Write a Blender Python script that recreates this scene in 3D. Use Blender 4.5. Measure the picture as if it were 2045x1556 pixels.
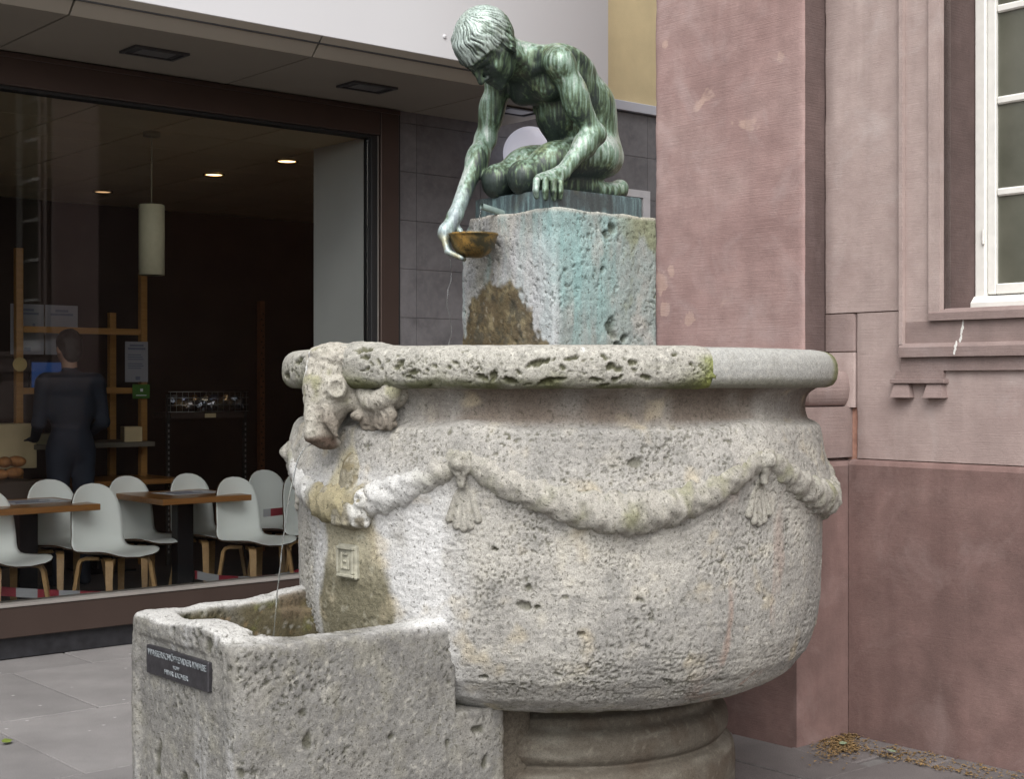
import bpy, bmesh, math, random
import numpy as np
from mathutils import Vector, Matrix

R = math.radians
random.seed(7); RNG = np.random.default_rng(11)
for o in list(bpy.data.objects): bpy.data.objects.remove(o)
scene = bpy.context.scene
COL = scene.collection

# ------------------------------------------------------------------ camera
cam = bpy.data.cameras.new('camera'); camo = bpy.data.objects.new('camera', cam); COL.objects.link(camo)
camo.location = (0, 0, 1.5); camo.rotation_euler = (R(90), 0, 0)
cam.sensor_fit = 'HORIZONTAL'; cam.sensor_width = 36.0; cam.lens = 36.0*2889/2045
cam.shift_y = -10/2045; cam.clip_start = .05; cam.clip_end = 500
scene.camera = camo
scene.cycles.max_bounces = 4; scene.cycles.diffuse_bounces = 3; scene.cycles.glossy_bounces = 2; scene.cycles.transmission_bounces = 4; scene.cycles.use_light_tree = False; scene.cycles.caustics_reflective = False; scene.cycles.caustics_refractive = False

# ------------------------------------------------------------------ overcast daylight
SUN_AZ = (0.02, -0.9); SUN_EL = R(49)
w = bpy.data.worlds.new('World'); scene.world = w; w.use_nodes = True
nt = w.node_tree; nt.nodes.clear()
sky = nt.nodes.new('ShaderNodeTexSky'); sky.sky_type = 'NISHITA'; sky.sun_disc = False
sky.sun_elevation = SUN_EL; sky.sun_rotation = math.atan2(SUN_AZ[0], SUN_AZ[1])
sky.dust_density = 3.0; sky.air_density = 1.2
hs = nt.nodes.new('ShaderNodeHueSaturation'); hs.inputs['Saturation'].default_value = .22
bg = nt.nodes.new('ShaderNodeBackground'); bg.inputs['Strength'].default_value = .15
wo = nt.nodes.new('ShaderNodeOutputWorld')
nt.links.new(sky.outputs[0], hs.inputs['Color']); nt.links.new(hs.outputs[0], bg.inputs['Color']); nt.links.new(bg.outputs[0], wo.inputs['Surface'])
sl = bpy.data.lights.new('sun', 'SUN'); so = bpy.data.objects.new('sun', sl); COL.objects.link(so)
sl.energy = 1.5; sl.angle = R(50); sl.color = (1, .97, .93)
_az = Vector((SUN_AZ[0], SUN_AZ[1], 0)).normalized()*math.cos(SUN_EL); _az.z = math.sin(SUN_EL)
so.rotation_euler = _az.to_track_quat('Z', 'Y').to_euler(); so.location = (-1, -8, 10)
scene.view_settings.view_transform = 'Standard'; scene.view_settings.look = 'None'
scene.view_settings.exposure = 0.77; scene.view_settings.gamma = 1.0; scene.view_settings.use_curve_mapping = False

# ------------------------------------------------------------------ frames of the place
A40 = math.atan2(.6478, .7618)
P0 = Vector((-2.789, 7.88, 0))      # shop front: x along the front, y into the shop
K0 = Vector((1.447, 6.17, 0))       # sandstone wall: x along the wall, y into the wall
C0 = Vector((.167, 5.197, 0))       # fountain axis: -y towards the trough, +x the statue's left

# ------------------------------------------------------------------ helpers
def link(o, parent=None):
    COL.objects.link(o)
    if parent is not None: o.parent = parent
    return o
def tag(o, label=None, cat=None, group=None, kind=None):
    if label: o['label'] = label
    if cat: o['category'] = cat
    if group: o['group'] = group
    if kind: o['kind'] = kind
    return o
def empty(name, loc, rz=0, label=None, cat=None, group=None):
    o = bpy.data.objects.new(name, None); o.empty_display_size = .1
    o.location = loc; o.rotation_euler = (0, 0, rz); link(o)
    return tag(o, label, cat, group)
def mesh_obj(name, verts, faces, mat, parent=None, smooth=False, cols=None):
    me = bpy.data.meshes.new(name)
    if isinstance(faces, np.ndarray):
        verts = np.asarray(verts, np.float32); n = faces.shape[1]
        me.vertices.add(len(verts)); me.vertices.foreach_set('co', verts.ravel())
        me.loops.add(faces.size); me.loops.foreach_set('vertex_index', faces.astype(np.int32).ravel())
        me.polygons.add(len(faces)); me.polygons.foreach_set('loop_start', np.arange(0, faces.size, n, dtype=np.int32))
        me.update(calc_edges=True); me.validate()
    else:
        me.from_pydata([tuple(v) for v in verts], [], [tuple(f) for f in faces]); me.update()
    for m in (mat if isinstance(mat, (list, tuple)) else [mat]): me.materials.append(m)
    if smooth: me.polygons.foreach_set('use_smooth', [True]*len(me.polygons))
    if cols is not None:
        at = me.attributes.new('Col', 'FLOAT_COLOR', 'POINT')
        c = np.ones((len(verts), 4), np.float32); c[:, :3] = cols; at.data.foreach_set('color', c.ravel())
    return link(bpy.data.objects.new(name, me), parent)
def bm_obj(name, bm, mat, parent=None, smooth=False):
    bmesh.ops.recalc_face_normals(bm, faces=bm.faces[:])
    me = bpy.data.meshes.new(name); bm.to_mesh(me); bm.free()
    for m in (mat if isinstance(mat, (list, tuple)) else [mat]): me.materials.append(m)
    if smooth: me.polygons.foreach_set('use_smooth', [True]*len(me.polygons))
    return link(bpy.data.objects.new(name, me), parent)
def add_box(bm, lo, hi, bevel=0, seg=1):
    r = bmesh.ops.create_cube(bm, size=1)
    lo = Vector(lo); hi = Vector(hi); c = (lo+hi)/2; s = hi-lo
    for v in r['verts']: v.co = Vector((v.co.x*s.x+c.x, v.co.y*s.y+c.y, v.co.z*s.z+c.z))
    if bevel:
        es = {e for v in r['verts'] for e in v.link_edges}
        bmesh.ops.bevel(bm, geom=list(es), offset=bevel, segments=seg, affect='EDGES', profile=.5)
def box(name, lo, hi, mat, parent=None, bevel=0, seg=1):
    bm = bmesh.new(); add_box(bm, lo, hi, bevel, seg); return bm_obj(name, bm, mat, parent)
def boxes(name, lst, mat, parent=None, bevel=0):
    bm = bmesh.new()
    for lo, hi in lst: add_box(bm, lo, hi, bevel)
    return bm_obj(name, bm, mat, parent)
def add_tube(bm, pts, rad, n=10, caps=True, sq=None):
    pts = [Vector(p) for p in pts]; rings = []
    rad = rad if isinstance(rad, (list, tuple)) else [rad]*len(pts)
    for i, p in enumerate(pts):
        t = (pts[min(i+1, len(pts)-1)]-pts[max(i-1, 0)]).normalized()
        a = t.cross(Vector((0, 0, 1)));
        if a.length < 1e-3: a = t.cross(Vector((0, 1, 0)))
        a.normalize(); b = a.cross(t).normalized(); ring = []
        for k in range(n):
            th = 2*math.pi*k/n
            ring.append(bm.verts.new(p+(a*math.cos(th)+b*math.sin(th))*rad[i]))
        rings.append(ring)
    for i in range(len(rings)-1):
        for k in range(n):
            bm.faces.new((rings[i][k], rings[i][(k+1) % n], rings[i+1][(k+1) % n], rings[i+1][k]))
    if caps: bm.faces.new(rings[0][::-1]); bm.faces.new(rings[-1])
def tube(name, pts, rad, mat, parent=None, n=10, smooth=True):
    bm = bmesh.new(); add_tube(bm, pts, rad, n); return bm_obj(name, bm, mat, parent, smooth)
def add_lathe(bm, prof, n=48, c=(0, 0), closed=False):
    rings = []
    for r, z in prof:
        rings.append([bm.verts.new((c[0]+r*math.cos(2*math.pi*k/n), c[1]+r*math.sin(2*math.pi*k/n), z)) for k in range(n)])
    for i in range(len(rings)-1):
        for k in range(n): bm.faces.new((rings[i][k], rings[i][(k+1) % n], rings[i+1][(k+1) % n], rings[i+1][k]))
    if not closed:
        bm.faces.new(rings[0]); bm.faces.new(rings[-1])
def lathe(name, prof, mat, parent=None, n=48, c=(0, 0), smooth=True):
    bm = bmesh.new(); add_lathe(bm, prof, n, c); return bm_obj(name, bm, mat, parent, smooth)
def add_prism(bm, poly, axis, a, b):
    """poly: 2D points; extruded along axis ('x','y','z') from a to b"""
    def mk(p, q):
        return {'x': (q, p[0], p[1]), 'y': (p[0], q, p[1]), 'z': (p[0], p[1], q)}[axis]
    v0 = [bm.verts.new(mk(p, a)) for p in poly]; v1 = [bm.verts.new(mk(p, b)) for p in poly]
    n = len(poly); bm.faces.new(v0[::-1]); bm.faces.new(v1)
    for i in range(n): bm.faces.new((v0[i], v0[(i+1) % n], v1[(i+1) % n], v1[i]))
def prism(name, poly, axis, a, b, mat, parent=None):
    bm = bmesh.new(); add_prism(bm, poly, axis, a, b); return bm_obj(name, bm, mat, parent)
def copy_tree(o, parent=None):
    c = o.copy(); COL.objects.link(c)
    if parent is not None: c.parent = parent
    for ch in list(o.children): copy_tree(ch, c)
    return c
_fonts = {}
def text_mesh(s, size, depth):
    cu = bpy.data.curves.new('t', 'FONT'); cu.body = s; cu.size = size; cu.extrude = depth
    cu.align_x = 'CENTER'; cu.align_y = 'CENTER'; cu.resolution_u = 3
    o = bpy.data.objects.new('t', cu); COL.objects.link(o)
    dg = bpy.context.evaluated_depsgraph_get(); dg.update()
    me = bpy.data.meshes.new_from_object(o.evaluated_get(dg))
    bpy.data.objects.remove(o); bpy.data.curves.remove(cu)
    return me
def add_text(bm, s, size, depth, M):
    me = text_mesh(s, size, depth); b2 = bmesh.new(); b2.from_mesh(me); b2.transform(M)
    me2 = bpy.data.meshes.new('t2'); b2.to_mesh(me2); b2.free(); bm.from_mesh(me2)
    bpy.data.meshes.remove(me); bpy.data.meshes.remove(me2)

# ------------------------------------------------------------------ noise in numpy
_perm = np.random.default_rng(3).permutation(256).astype(np.int32); _perm = np.concatenate([_perm, _perm, _perm])
_g = np.random.default_rng(5).normal(size=(256, 3)).astype(np.float32); _g /= np.linalg.norm(_g, axis=1, keepdims=True)
def perlin(p, s=0):
    p = np.asarray(p, np.float32)+s*17.31
    i = np.floor(p).astype(np.int32); f = p-i; i &= 255
    u = f*f*f*(f*(f*6-15)+10); out = 0
    for dx in (0, 1):
        for dy in (0, 1):
            for dz in (0, 1):
                h = _perm[_perm[_perm[(i[:, 0]+dx) & 255]+((i[:, 1]+dy) & 255)]+((i[:, 2]+dz) & 255)]
                g = _g[h]; d = g[:, 0]*(f[:, 0]-dx)+g[:, 1]*(f[:, 1]-dy)+g[:, 2]*(f[:, 2]-dz)
                wt = (u[:, 0] if dx else 1-u[:, 0])*(u[:, 1] if dy else 1-u[:, 1])*(u[:, 2] if dz else 1-u[:, 2])
                out = out+wt*d
    return out*1.6
def fbm(p, sc, oc=4, s=0, gain=.5):
    p = np.asarray(p, np.float32)*np.asarray(sc, np.float32); a = 1; t = 0; n = 0
    for k in range(oc):
        t = t+a*perlin(p, s+k); n += a; a *= gain; p = p*2.03
    return t/n
def sst(a, b, x):
    t = np.clip((x-a)/(b-a), 0, 1); return t*t*(3-2*t)
def mixc(c, c2, m): return c*(1-m[:, None])+np.asarray(c2, np.float32)*m[:, None]

# ------------------------------------------------------------------ implicit surfaces -> mesh
class Vol:
    def __init__(s, lo, hi, h):
        s.lo = np.array(lo, np.float32); s.h = h
        s.n = np.ceil((np.array(hi)-s.lo)/h).astype(int)+1
        s.v = np.full(s.n, 1.0, np.float32)
    def part(s, lo, hi):
        a = np.clip(np.floor((np.minimum(lo, hi)-s.lo)/s.h).astype(int), 0, s.n-2); b = np.clip(np.ceil((np.maximum(lo, hi)-s.lo)/s.h).astype(int)+1, a+2, s.n)
        o = Vol.__new__(Vol); o.h = s.h; o.lo = (s.lo+a*s.h).astype(np.float32); o.n = b-a; o.v = np.full(o.n, 1.0, np.float32)
        o.sl = tuple(slice(a[i], b[i]) for i in range(3)); return o
    def _win(s, lo, hi):
        a = np.clip(np.floor((np.array(lo)-s.lo)/s.h).astype(int), 0, s.n-1); b = np.clip(np.ceil((np.array(hi)-s.lo)/s.h).astype(int)+1, 1, s.n)
        sl = tuple(slice(a[i], max(b[i], a[i]+1)) for i in range(3))
        g = [(np.arange(sl[i].start, sl[i].stop)*s.h+s.lo[i]).astype(np.float32) for i in range(3)]
        return sl, g[0][:, None, None], g[1][None, :, None], g[2][None, None, :]
    def _put(s, sl, d, k, sub):
        a = s.v[sl]
        if sub: d = -d; hh = np.clip(.5-.5*(d-a)/k, 0, 1); s.v[sl] = d*(1-hh)+a*hh+k*hh*(1-hh)
        else: hh = np.clip(.5+.5*(d-a)/k, 0, 1); s.v[sl] = d*(1-hh)+a*hh-k*hh*(1-hh)
    def cap(s, a, b, r1, r2=None, k=.02, sub=False):
        r2 = r1 if r2 is None else r2; a = np.array(a, np.float32); b = np.array(b, np.float32); m = max(r1, r2)+k+3*s.h
        sl, X, Y, Z = s._win(np.minimum(a, b)-m, np.maximum(a, b)+m); d = b-a
        t = np.clip(((X-a[0])*d[0]+(Y-a[1])*d[1]+(Z-a[2])*d[2])/max(float(d@d), 1e-9), 0, 1)
        D = np.sqrt((X-a[0]-t*d[0])**2+(Y-a[1]-t*d[1])**2+(Z-a[2]-t*d[2])**2)-(r1+(r2-r1)*t)
        s._put(sl, D, k, sub)
    def ell(s, c, r, ax=None, k=.02, sub=False):
        c = np.array(c, np.float32); m = max(r)+k+3*s.h
        sl, X, Y, Z = s._win(c-m, c+m); X = X-c[0]; Y = Y-c[1]; Z = Z-c[2]
        if ax is None: q = (X, Y, Z)
        else: q = [X*a[0]+Y*a[1]+Z*a[2] for a in ax]
        k0 = np.sqrt((q[0]/r[0])**2+(q[1]/r[1])**2+(q[2]/r[2])**2); k1 = np.sqrt((q[0]/r[0]**2)**2+(q[1]/r[1]**2)**2+(q[2]/r[2]**2)**2)
        s._put(sl, k0*(k0-1)/np.maximum(k1, 1e-6), k, sub)
    def chain(s, pts, rs, k=.015):
        for i in range(len(pts)-1): s.cap(pts[i], pts[i+1], rs[i], rs[i+1], k)
    def merge(s, o, k):
        sl = o.sl if o.v.shape != s.v.shape else tuple(slice(None) for _ in range(3))
        d = o.v; a = s.v[sl]; m = (np.abs(d-a) < k)
        out = np.minimum(a, d); hh = np.clip(.5+.5*(d[m]-a[m])/k, 0, 1); out[m] = d[m]*(1-hh)+a[m]*hh-k*hh*(1-hh); s.v[sl] = out
    def mesh(s):
        v = s.v; ins = v < 0; n = s.n
        cnt = np.zeros(n-1, np.int8)
        for dx in (0, 1):
            for dy in (0, 1):
                for dz in (0, 1): cnt += ins[dx:n[0]-1+dx, dy:n[1]-1+dy, dz:n[2]-1+dz]
        act = (cnt > 0) & (cnt < 8); idx = np.argwhere(act); N = len(idx)
        ids = np.full(n-1, -1, np.int32); ids[act] = np.arange(N)
        acc = np.zeros((N, 3), np.float32); num = np.zeros(N, np.float32)
        cs = [(a, b, c) for a in (0, 1) for b in (0, 1) for c in (0, 1)]
        val = {c: v[idx[:, 0]+c[0], idx[:, 1]+c[1], idx[:, 2]+c[2]] for c in cs}
        for c in cs:
            for ax in range(3):
                if c[ax]: continue
                e = list(c); e[ax] = 1; e = tuple(e); va = val[c]; vb = val[e]; m = (va < 0) != (vb < 0)
                t = va[m]/(va[m]-vb[m]); p = np.tile(np.array(c, np.float32), (m.sum(), 1)); p[:, ax] += t
                acc[m] += p; num[m] += 1
        V = s.lo+(idx+acc/num[:, None])*s.h; F = []
        for ax in range(3):
            a, b = (ax+1) % 3, (ax+2) % 3
            sl0 = [slice(1, n[i]-1) for i in range(3)]; sl0[ax] = slice(0, n[ax]-1); sl1 = list(sl0); sl1[ax] = slice(1, n[ax])
            i0 = ins[tuple(sl0)]; i1 = ins[tuple(sl1)]; ch = np.argwhere(i0 != i1); sg = i0[tuple(ch.T)]
            off = np.array([1, 1, 1]); off[ax] = 0; ch = ch+off; q = []
            for (da, db) in ((-1, -1), (0, -1), (0, 0), (-1, 0)):
                cc = ch.copy(); cc[:, a] += da; cc[:, b] += db; q.append(ids[tuple(cc.T)])
            q = np.stack(q, 1); q[~sg] = q[~sg][:, ::-1]; F.append(q)
        F = np.concatenate(F); return V.astype(np.float32), F[(F >= 0).all(1)]
def vnormals(V, F):
    n = np.cross(V[F[:, 2]]-V[F[:, 0]], V[F[:, 3]]-V[F[:, 1]]); N = np.zeros_like(V)
    for i in range(4):
        for c in range(3): N[:, c] += np.bincount(F[:, i], n[:, c], len(V))
    return N/np.maximum(np.linalg.norm(N, axis=1, keepdims=True), 1e-9)
def biggest(V, F):
    """keep the largest connected piece"""
    lab = np.arange(len(V))
    while True:
        m = lab[F].min(1); new = lab.copy(); np.minimum.at(new, F.ravel(), np.repeat(m, 4)); new = new[new]
        if (new == lab).all(): break
        lab = new
    k = np.bincount(lab).argmax(); keep = lab == k; ix = np.cumsum(keep)-1
    return V[keep], ix[F[keep[F].all(1)]]
def relax(V, F, it=2, lam=.5):
    E = np.concatenate([F[:, [0, 1]], F[:, [1, 2]], F[:, [2, 3]], F[:, [3, 0]]])
    for _ in range(it):
        S = np.zeros_like(V); c = np.bincount(E[:, 0], minlength=len(V))+np.bincount(E[:, 1], minlength=len(V))
        for k in range(3): S[:, k] = np.bincount(E[:, 0], V[E[:, 1], k], len(V))+np.bincount(E[:, 1], V[E[:, 0], k], len(V))
        V = V+(S/c[:, None]-V)*lam
    return V

# ------------------------------------------------------------------ materials
class NT:
    def __init__(s, name):
        s.m = bpy.data.materials.new(name); s.m.use_nodes = True; s.t = s.m.node_tree; s.t.nodes.clear()
        s.out = s.n('OutputMaterial'); s.b = s.n('BsdfPrincipled'); s.l(s.b.outputs[0], s.out.inputs[0])
    def n(s, t, **kw):
        x = s.t.nodes.new('ShaderNode'+t)
        for k, v in kw.items(): setattr(x, k, v)
        return x
    def l(s, a, b): s.t.links.new(a, b)
    def set(s, **kw):
        for k, v in kw.items():
            k = k.replace('_', ' ').title() if k not in ('IOR',) else k
            s.b.inputs[k].default_value = v
        return s
    def co(s, scale=(1, 1, 1)):
        t = s.n('TexCoord'); m = s.n('Mapping'); m.inputs['Scale'].default_value = scale; s.l(t.outputs['Object'], m.inputs[0]); return m.outputs[0]
    def noise(s, sc, det=4, rough=.55, vec=None, dist=0):
        x = s.n('TexNoise'); x.inputs['Scale'].default_value = sc; x.inputs['Detail'].default_value = det; x.inputs['Roughness'].default_value = rough; x.inputs['Distortion'].default_value = dist
        s.l(vec if vec is not None else s.co(), x.inputs['Vector']); return x.outputs['Fac']
    def ramp(s, fac, stops):
        x = s.n('ValToRGB'); e = x.color_ramp.elements
        while len(e) < len(stops): e.new(.5)
        for el, (p, c) in zip(e, stops): el.position = p; el.color = (c, c, c, 1) if isinstance(c, (int, float)) else (*c, 1)
        s.l(fac, x.inputs[0]); return x.outputs[0]
    def mix(s, fac, a, b, mode='MIX'):
        x = s.n('Mix', data_type='RGBA', blend_type=mode)
        for i, v in ((0, fac), (6, a), (7, b)):
            if isinstance(v, (int, float)): x.inputs[i].default_value = v
            elif isinstance(v, tuple): x.inputs[i].default_value = (*v, 1)
            else: s.l(v, x.inputs[i])
        return x.outputs[2]
    def math(s, op, a, b=0.0):
        x = s.n('Math', operation=op)
        for i, v in ((0, a), (1, b)):
            if isinstance(v, (int, float)): x.inputs[i].default_value = v
            else: s.l(v, x.inputs[i])
        return x.outputs[0]
    def bump(s, h, strength=.5, dist=.002, prev=None):
        x = s.n('Bump'); x.inputs['Strength'].default_value = strength; x.inputs['Distance'].default_value = dist
        s.l(h, x.inputs['Height'])
        if prev is not None: s.l(prev, x.inputs['Normal'])
        s.l(x.outputs[0], s.b.inputs['Normal']); return x.outputs[0]
    def base(s, c):
        if isinstance(c, tuple): s.b.inputs['Base Color'].default_value = (*c, 1)
        else: s.l(c, s.b.inputs['Base Color'])
def plain(name, c, rough=.6, metal=0, var=.12, sc=6, bump=0, bsc=80):
    n = NT(name); f = n.noise(sc, 5)
    a = tuple(max(v*(1-var), 0) for v in c); b = tuple(v*(1+var) for v in c)
    n.base(n.ramp(f, [(.3, a), (.7, b)])); n.set(roughness=rough, metallic=metal)
    if bump: n.bump(n.noise(bsc, 4), bump, .002)
    return n.m
def M_attr_stone(name, fine=.30, bump=.6, fsc=250, hole=1.3):
    n = NT(name); at = n.n('Attribute', attribute_name='Col')
    f1 = n.noise(fsc, 3, .6); f2 = n.noise(70, 3, .65)
    g = n.ramp(f1, [(.32, 1-fine), (.5, 1.0), (.7, 1+fine*.6)])
    c = n.mix(1.0, at.outputs['Color'], g, 'MULTIPLY')
    g2 = n.ramp(f2, [(.3, 1-fine*.6), (.5, 1.0), (.75, 1+fine*.35)])
    hol = n.noise(95, 2, .6); hm = n.ramp(hol, [(.62, 0.0), (.67, 1.0)])
    c = n.mix(n.math('MULTIPLY', hm, .55*min(hole, 1)), n.mix(1.0, c, g2, 'MULTIPLY'), (.075, .072, .05))
    n.base(c); n.set(roughness=.92)
    n.b.inputs['Specular IOR Level'].default_value = .25
    h = n.math('SUBTRACT', n.math('ADD', n.math('MULTIPLY', f1, .6), f2), n.math('MULTIPLY', hm, 1.2*hole))
    n.bump(h, bump, .006); return n.m
# ------------------------------------------------------------------ shared materials
def sandstone(name, c1, c2, c3, patch, comb=.5, psc=2.2, blobs=()):
    n = NT(name); co = n.co()
    big = n.noise(1.3, 4, .6, co, .4); mid = n.noise(9, 4, .6, co)
    c = n.ramp(big, [(.3, c1), (.5, c2), (.72, c3)])
    c = n.mix(n.ramp(mid, [(.35, 0.0), (.75, .55)]), c, tuple(v*.78 for v in c1))
    p = n.noise(psc, 4, .62, co, .6)
    c = n.mix(n.ramp(p, [(.665, 0.0), (.69, .75)]), c, patch)
    bn = n.math('MULTIPLY', n.noise(26, 3, .6, co), 1.4) if blobs else None
    for bx, bz, br in blobs:                      # flaked pale scars at given places (x, z)
        d = n.n('VectorMath', operation='DISTANCE'); mp = n.n('Mapping'); mp.inputs['Scale'].default_value = (1, 0, .75); n.l(co, mp.inputs[0])
        n.l(mp.outputs[0], d.inputs[0]); d.inputs[1].default_value = (bx, 0, bz*.75)
        e = n.math('MULTIPLY', n.math('ADD', n.math('DIVIDE', d.outputs['Value'], br), bn), .5)
        c = n.mix(n.ramp(e, [(.60, .7), (.66, 0.0)]), c, patch)
    st = n.noise(1.0, 4, .6, n.co((7, 7, .7)))
    c = n.mix(n.ramp(st, [(.48, 0.0), (.7, .55)]), c, tuple(v*.68 for v in c2))
    c = n.mix(n.ramp(n.noise(3.4, 4, .65, co, .8), [(.52, 0.0), (.72, .45)]), c, tuple(v*m_ for v, m_ in zip(c3, (1.04, 1.12, 1.16))))
    grain = n.noise(420, 2, .5, co)
    c = n.mix(1.0, c, n.ramp(grain, [(.3, .86), (.7, 1.12)]), 'MULTIPLY')
    n.base(c); n.set(roughness=.9); n.b.inputs['Specular IOR Level'].default_value = .2
    cb = n.noise(1, 2, .6, n.co((5, 5, 300))); b = n.bump(cb, comb, .006)
    n.bump(n.math('ADD', n.noise(60, 3, .6, co), n.math('MULTIPLY', grain, .4)), .35, .004, b)
    return n.m
MS_UP = sandstone('sandstone_upper', (.255, .165, .155), (.345, .235, .22), (.405, .30, .28), (.46, .33, .28), .32, blobs=((-.985, 1.98, .07), (-.92, 2.03, .035), (-.96, 1.86, .05), (-.80, 1.80, .05), (-.27, 2.92, .03), (-.96, 3.1, .03)))
MS_WALL = sandstone('sandstone_wall', (.325, .245, .228), (.405, .32, .298), (.45, .365, .34), (.42, .31, .28), .24, 1.2)
MS_DARK = sandstone('sandstone_dark_faces', (.085, .06, .056), (.12, .085, .08), (.15, .105, .098), (.24, .13, .11), .35, 1.2)  # darker stone tone for the pilaster's right side and the window jambs
MS_BASE = sandstone('sandstone_base', (.135, .09, .082), (.215, .137, .125), (.28, .19, .172), (.28, .20, .185), .14, 1.6)
MS_SILL = sandstone('sandstone_sill', (.225, .165, .155), (.27, .205, .19), (.30, .23, .215), (.32, .24, .22), .3, 1.2)
M_STONE = M_attr_stone('shell_limestone'); M_STONE2 = M_attr_stone('shell_limestone_fine', .26, .4, 260, .3)
M_MORTAR = plain('joint_mortar', (.36, .2, .15), .95, var=.2, sc=30)
M_WHITEP = plain('white_window_paint', (.74, .73, .69), .55, var=.06, sc=20, bump=.3, bsc=60)
def oldglass():
    n = NT('dusty_window_glass'); f = n.noise(3, 5, .6); sp = n.noise(90, 3, .7)
    c = n.ramp(f, [(.3, (.075, .077, .058)), (.7, (.125, .125, .098))])
    n.base(n.mix(n.ramp(sp, [(.7, 0.0), (.78, .5)]), c, (.3, .3, .27))); n.set(roughness=.22)
    n.b.inputs['Specular IOR Level'].default_value = .5
    n.bump(n.noise(5, 2), .06, .01); return n.m
M_OLDGLASS = oldglass()
def shopglass():
    n = NT('shop_window_glass'); n.t.nodes.remove(n.b)
    tr = n.n('BsdfTransparent'); tr.inputs[0].default_value = (.985, .99, .985, 1)
    gl = n.n('BsdfGlossy'); gl.inputs['Roughness'].default_value = .0
    fr = n.n('Fresnel'); fr.inputs['IOR'].default_value = 1.33
    mx = n.n('MixShader'); n.l(fr.outputs[0], mx.inputs[0]); n.l(tr.outputs[0], mx.inputs[1]); n.l(gl.outputs[0], mx.inputs[2]); n.l(mx.outputs[0], n.out.inputs[0])
    return n.m
M_GLASS = shopglass()
def water():
    n = NT('clear_water'); n.base((.9, .95, .96)); n.set(roughness=.03, IOR=1.33); n.b.inputs['Transmission Weight'].default_value = .95
    return n.m
M_WATER = water()
def bronze():
    n = NT('weathered_bronze'); at = n.n('Attribute', attribute_name='Col')
    f = n.noise(160, 4, .6); st = n.noise(1, 3, .6, n.co((170, 170, 12)))
    c = n.mix(1.0, at.outputs['Color'], n.ramp(f, [(.3, .8), (.7, 1.18)]), 'MULTIPLY')
    c = n.mix(1.0, c, n.ramp(st, [(.3, .72), (.7, 1.25)]), 'MULTIPLY')
    n.base(c); n.set(metallic=.25); n.l(n.ramp(st, [(.3, .33), (.7, .55)]), n.b.inputs['Roughness'])
    n.bump(n.math('ADD', n.math('MULTIPLY', f, .5), st), .16, .004); return n.m
M_BRONZE = bronze()
def bowlmat():
    n = NT('worn_gilt_bronze'); co = n.co()
    g = n.n('TexCoord'); f = n.noise(9, 4, .6, co, .5); sp = n.noise(120, 3, .6, co)
    m = n.ramp(f, [(.40, 0.0), (.60, 1.0)])
    c = n.mix(m, (.06, .052, .028), (.38, .225, .06)); c = n.mix(n.ramp(sp, [(.52, 0.0), (.66, .85)]), c, (.05, .045, .03))
    n.base(c); n.set(metallic=.55, roughness=.42); n.bump(sp, .2, .002); return n.m
M_BOWL = bowlmat()
# ------------------------------------------------------------------ fountain: basin, rim, trough, block
FR = -math.pi/2+A40      # rotation of the fountain frame
fountain = empty('fountain', C0, FR, 'round grey shell limestone fountain with carved garlands and a trough in front', 'fountain')
ALO, AHI = R(-62), R(152)
alph = np.concatenate([np.arange(ALO, AHI, R(.26)), np.arange(AHI, ALO+2*math.pi, R(2.5))])
CP = np.array([.31, .30, .278], np.float32)
def resample(prof, step):
    p = np.array(prof, float); s = np.r_[0, np.cumsum(np.hypot(*np.diff(p, axis=0).T))]; n = max(int(s[-1]/step), 2)
    # smooth by sampling then a light moving average
    t = np.linspace(0, s[-1], n); q = np.stack([np.interp(t, s, p[:, 0]), np.interp(t, s, p[:, 1])], 1)
    for _ in range(3): q[1:-1] = q[:-2]*.25+q[1:-1]*.5+q[2:]*.25
    return q, t
def revolve(prof, step, al, closed=True):
    q, t = resample(prof, step); na, npf = len(al), len(q)
    tn = np.gradient(q, axis=0); nr = np.stack([tn[:, 1], -tn[:, 0]], 1); nr /= np.linalg.norm(nr, axis=1, keepdims=True)
    ca, sa = np.cos(al), np.sin(al)
    r = q[:, 0]; V = np.stack([np.outer(sa, r), -np.outer(ca, r), np.tile(q[:, 1], (na, 1))], -1)
    N = np.stack([np.outer(sa, nr[:, 0]), -np.outer(ca, nr[:, 0]), np.tile(nr[:, 1], (na, 1))], -1)
    i = np.arange(na if closed else na-1); j = np.arange(npf-1); I, J = np.meshgrid(i, j, indexing='ij'); I2 = (I+1) % na
    F = np.stack([I*npf+J, I2*npf+J, I2*npf+J+1, I*npf+J+1], -1).reshape(-1, 4)
    return V, N, F, t, q
def pits(shape, al, t, rad, lst, V0):
    """lst of (alpha, t, half width, half height, depth); returns displacement, mask"""
    D = np.zeros(shape, np.float32); jag = fbm(V0.reshape(-1, 3), 95, 3, 40).reshape(shape)
    for (a, tt, wx, wy, dp, rot) in lst:
        i0, i1 = np.searchsorted(al[:np.argmax(al)+1], [a-2.2*wx/rad, a+2.2*wx/rad]); j0, j1 = np.searchsorted(t, [tt-2.2*wy-wx*.8, tt+2.2*wy+wx*.8])
        if i1-i0 < 1 or j1-j0 < 1: continue
        X = (al[i0:i1, None]-a)*rad; Y = t[None, j0:j1]-tt; c, s = math.cos(rot), math.sin(rot)
        q = ((X*c+Y*s)/wx)**2+((-X*s+Y*c)/wy)**2
        g = np.clip(1.25-q+1.5*jag[i0:i1, j0:j1], 0, 1)
        D[i0:i1, j0:j1] = np.maximum(D[i0:i1, j0:j1], g*dp)
    return D
def lerp_sm(a, b, t): return a+(b-a)*t

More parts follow.
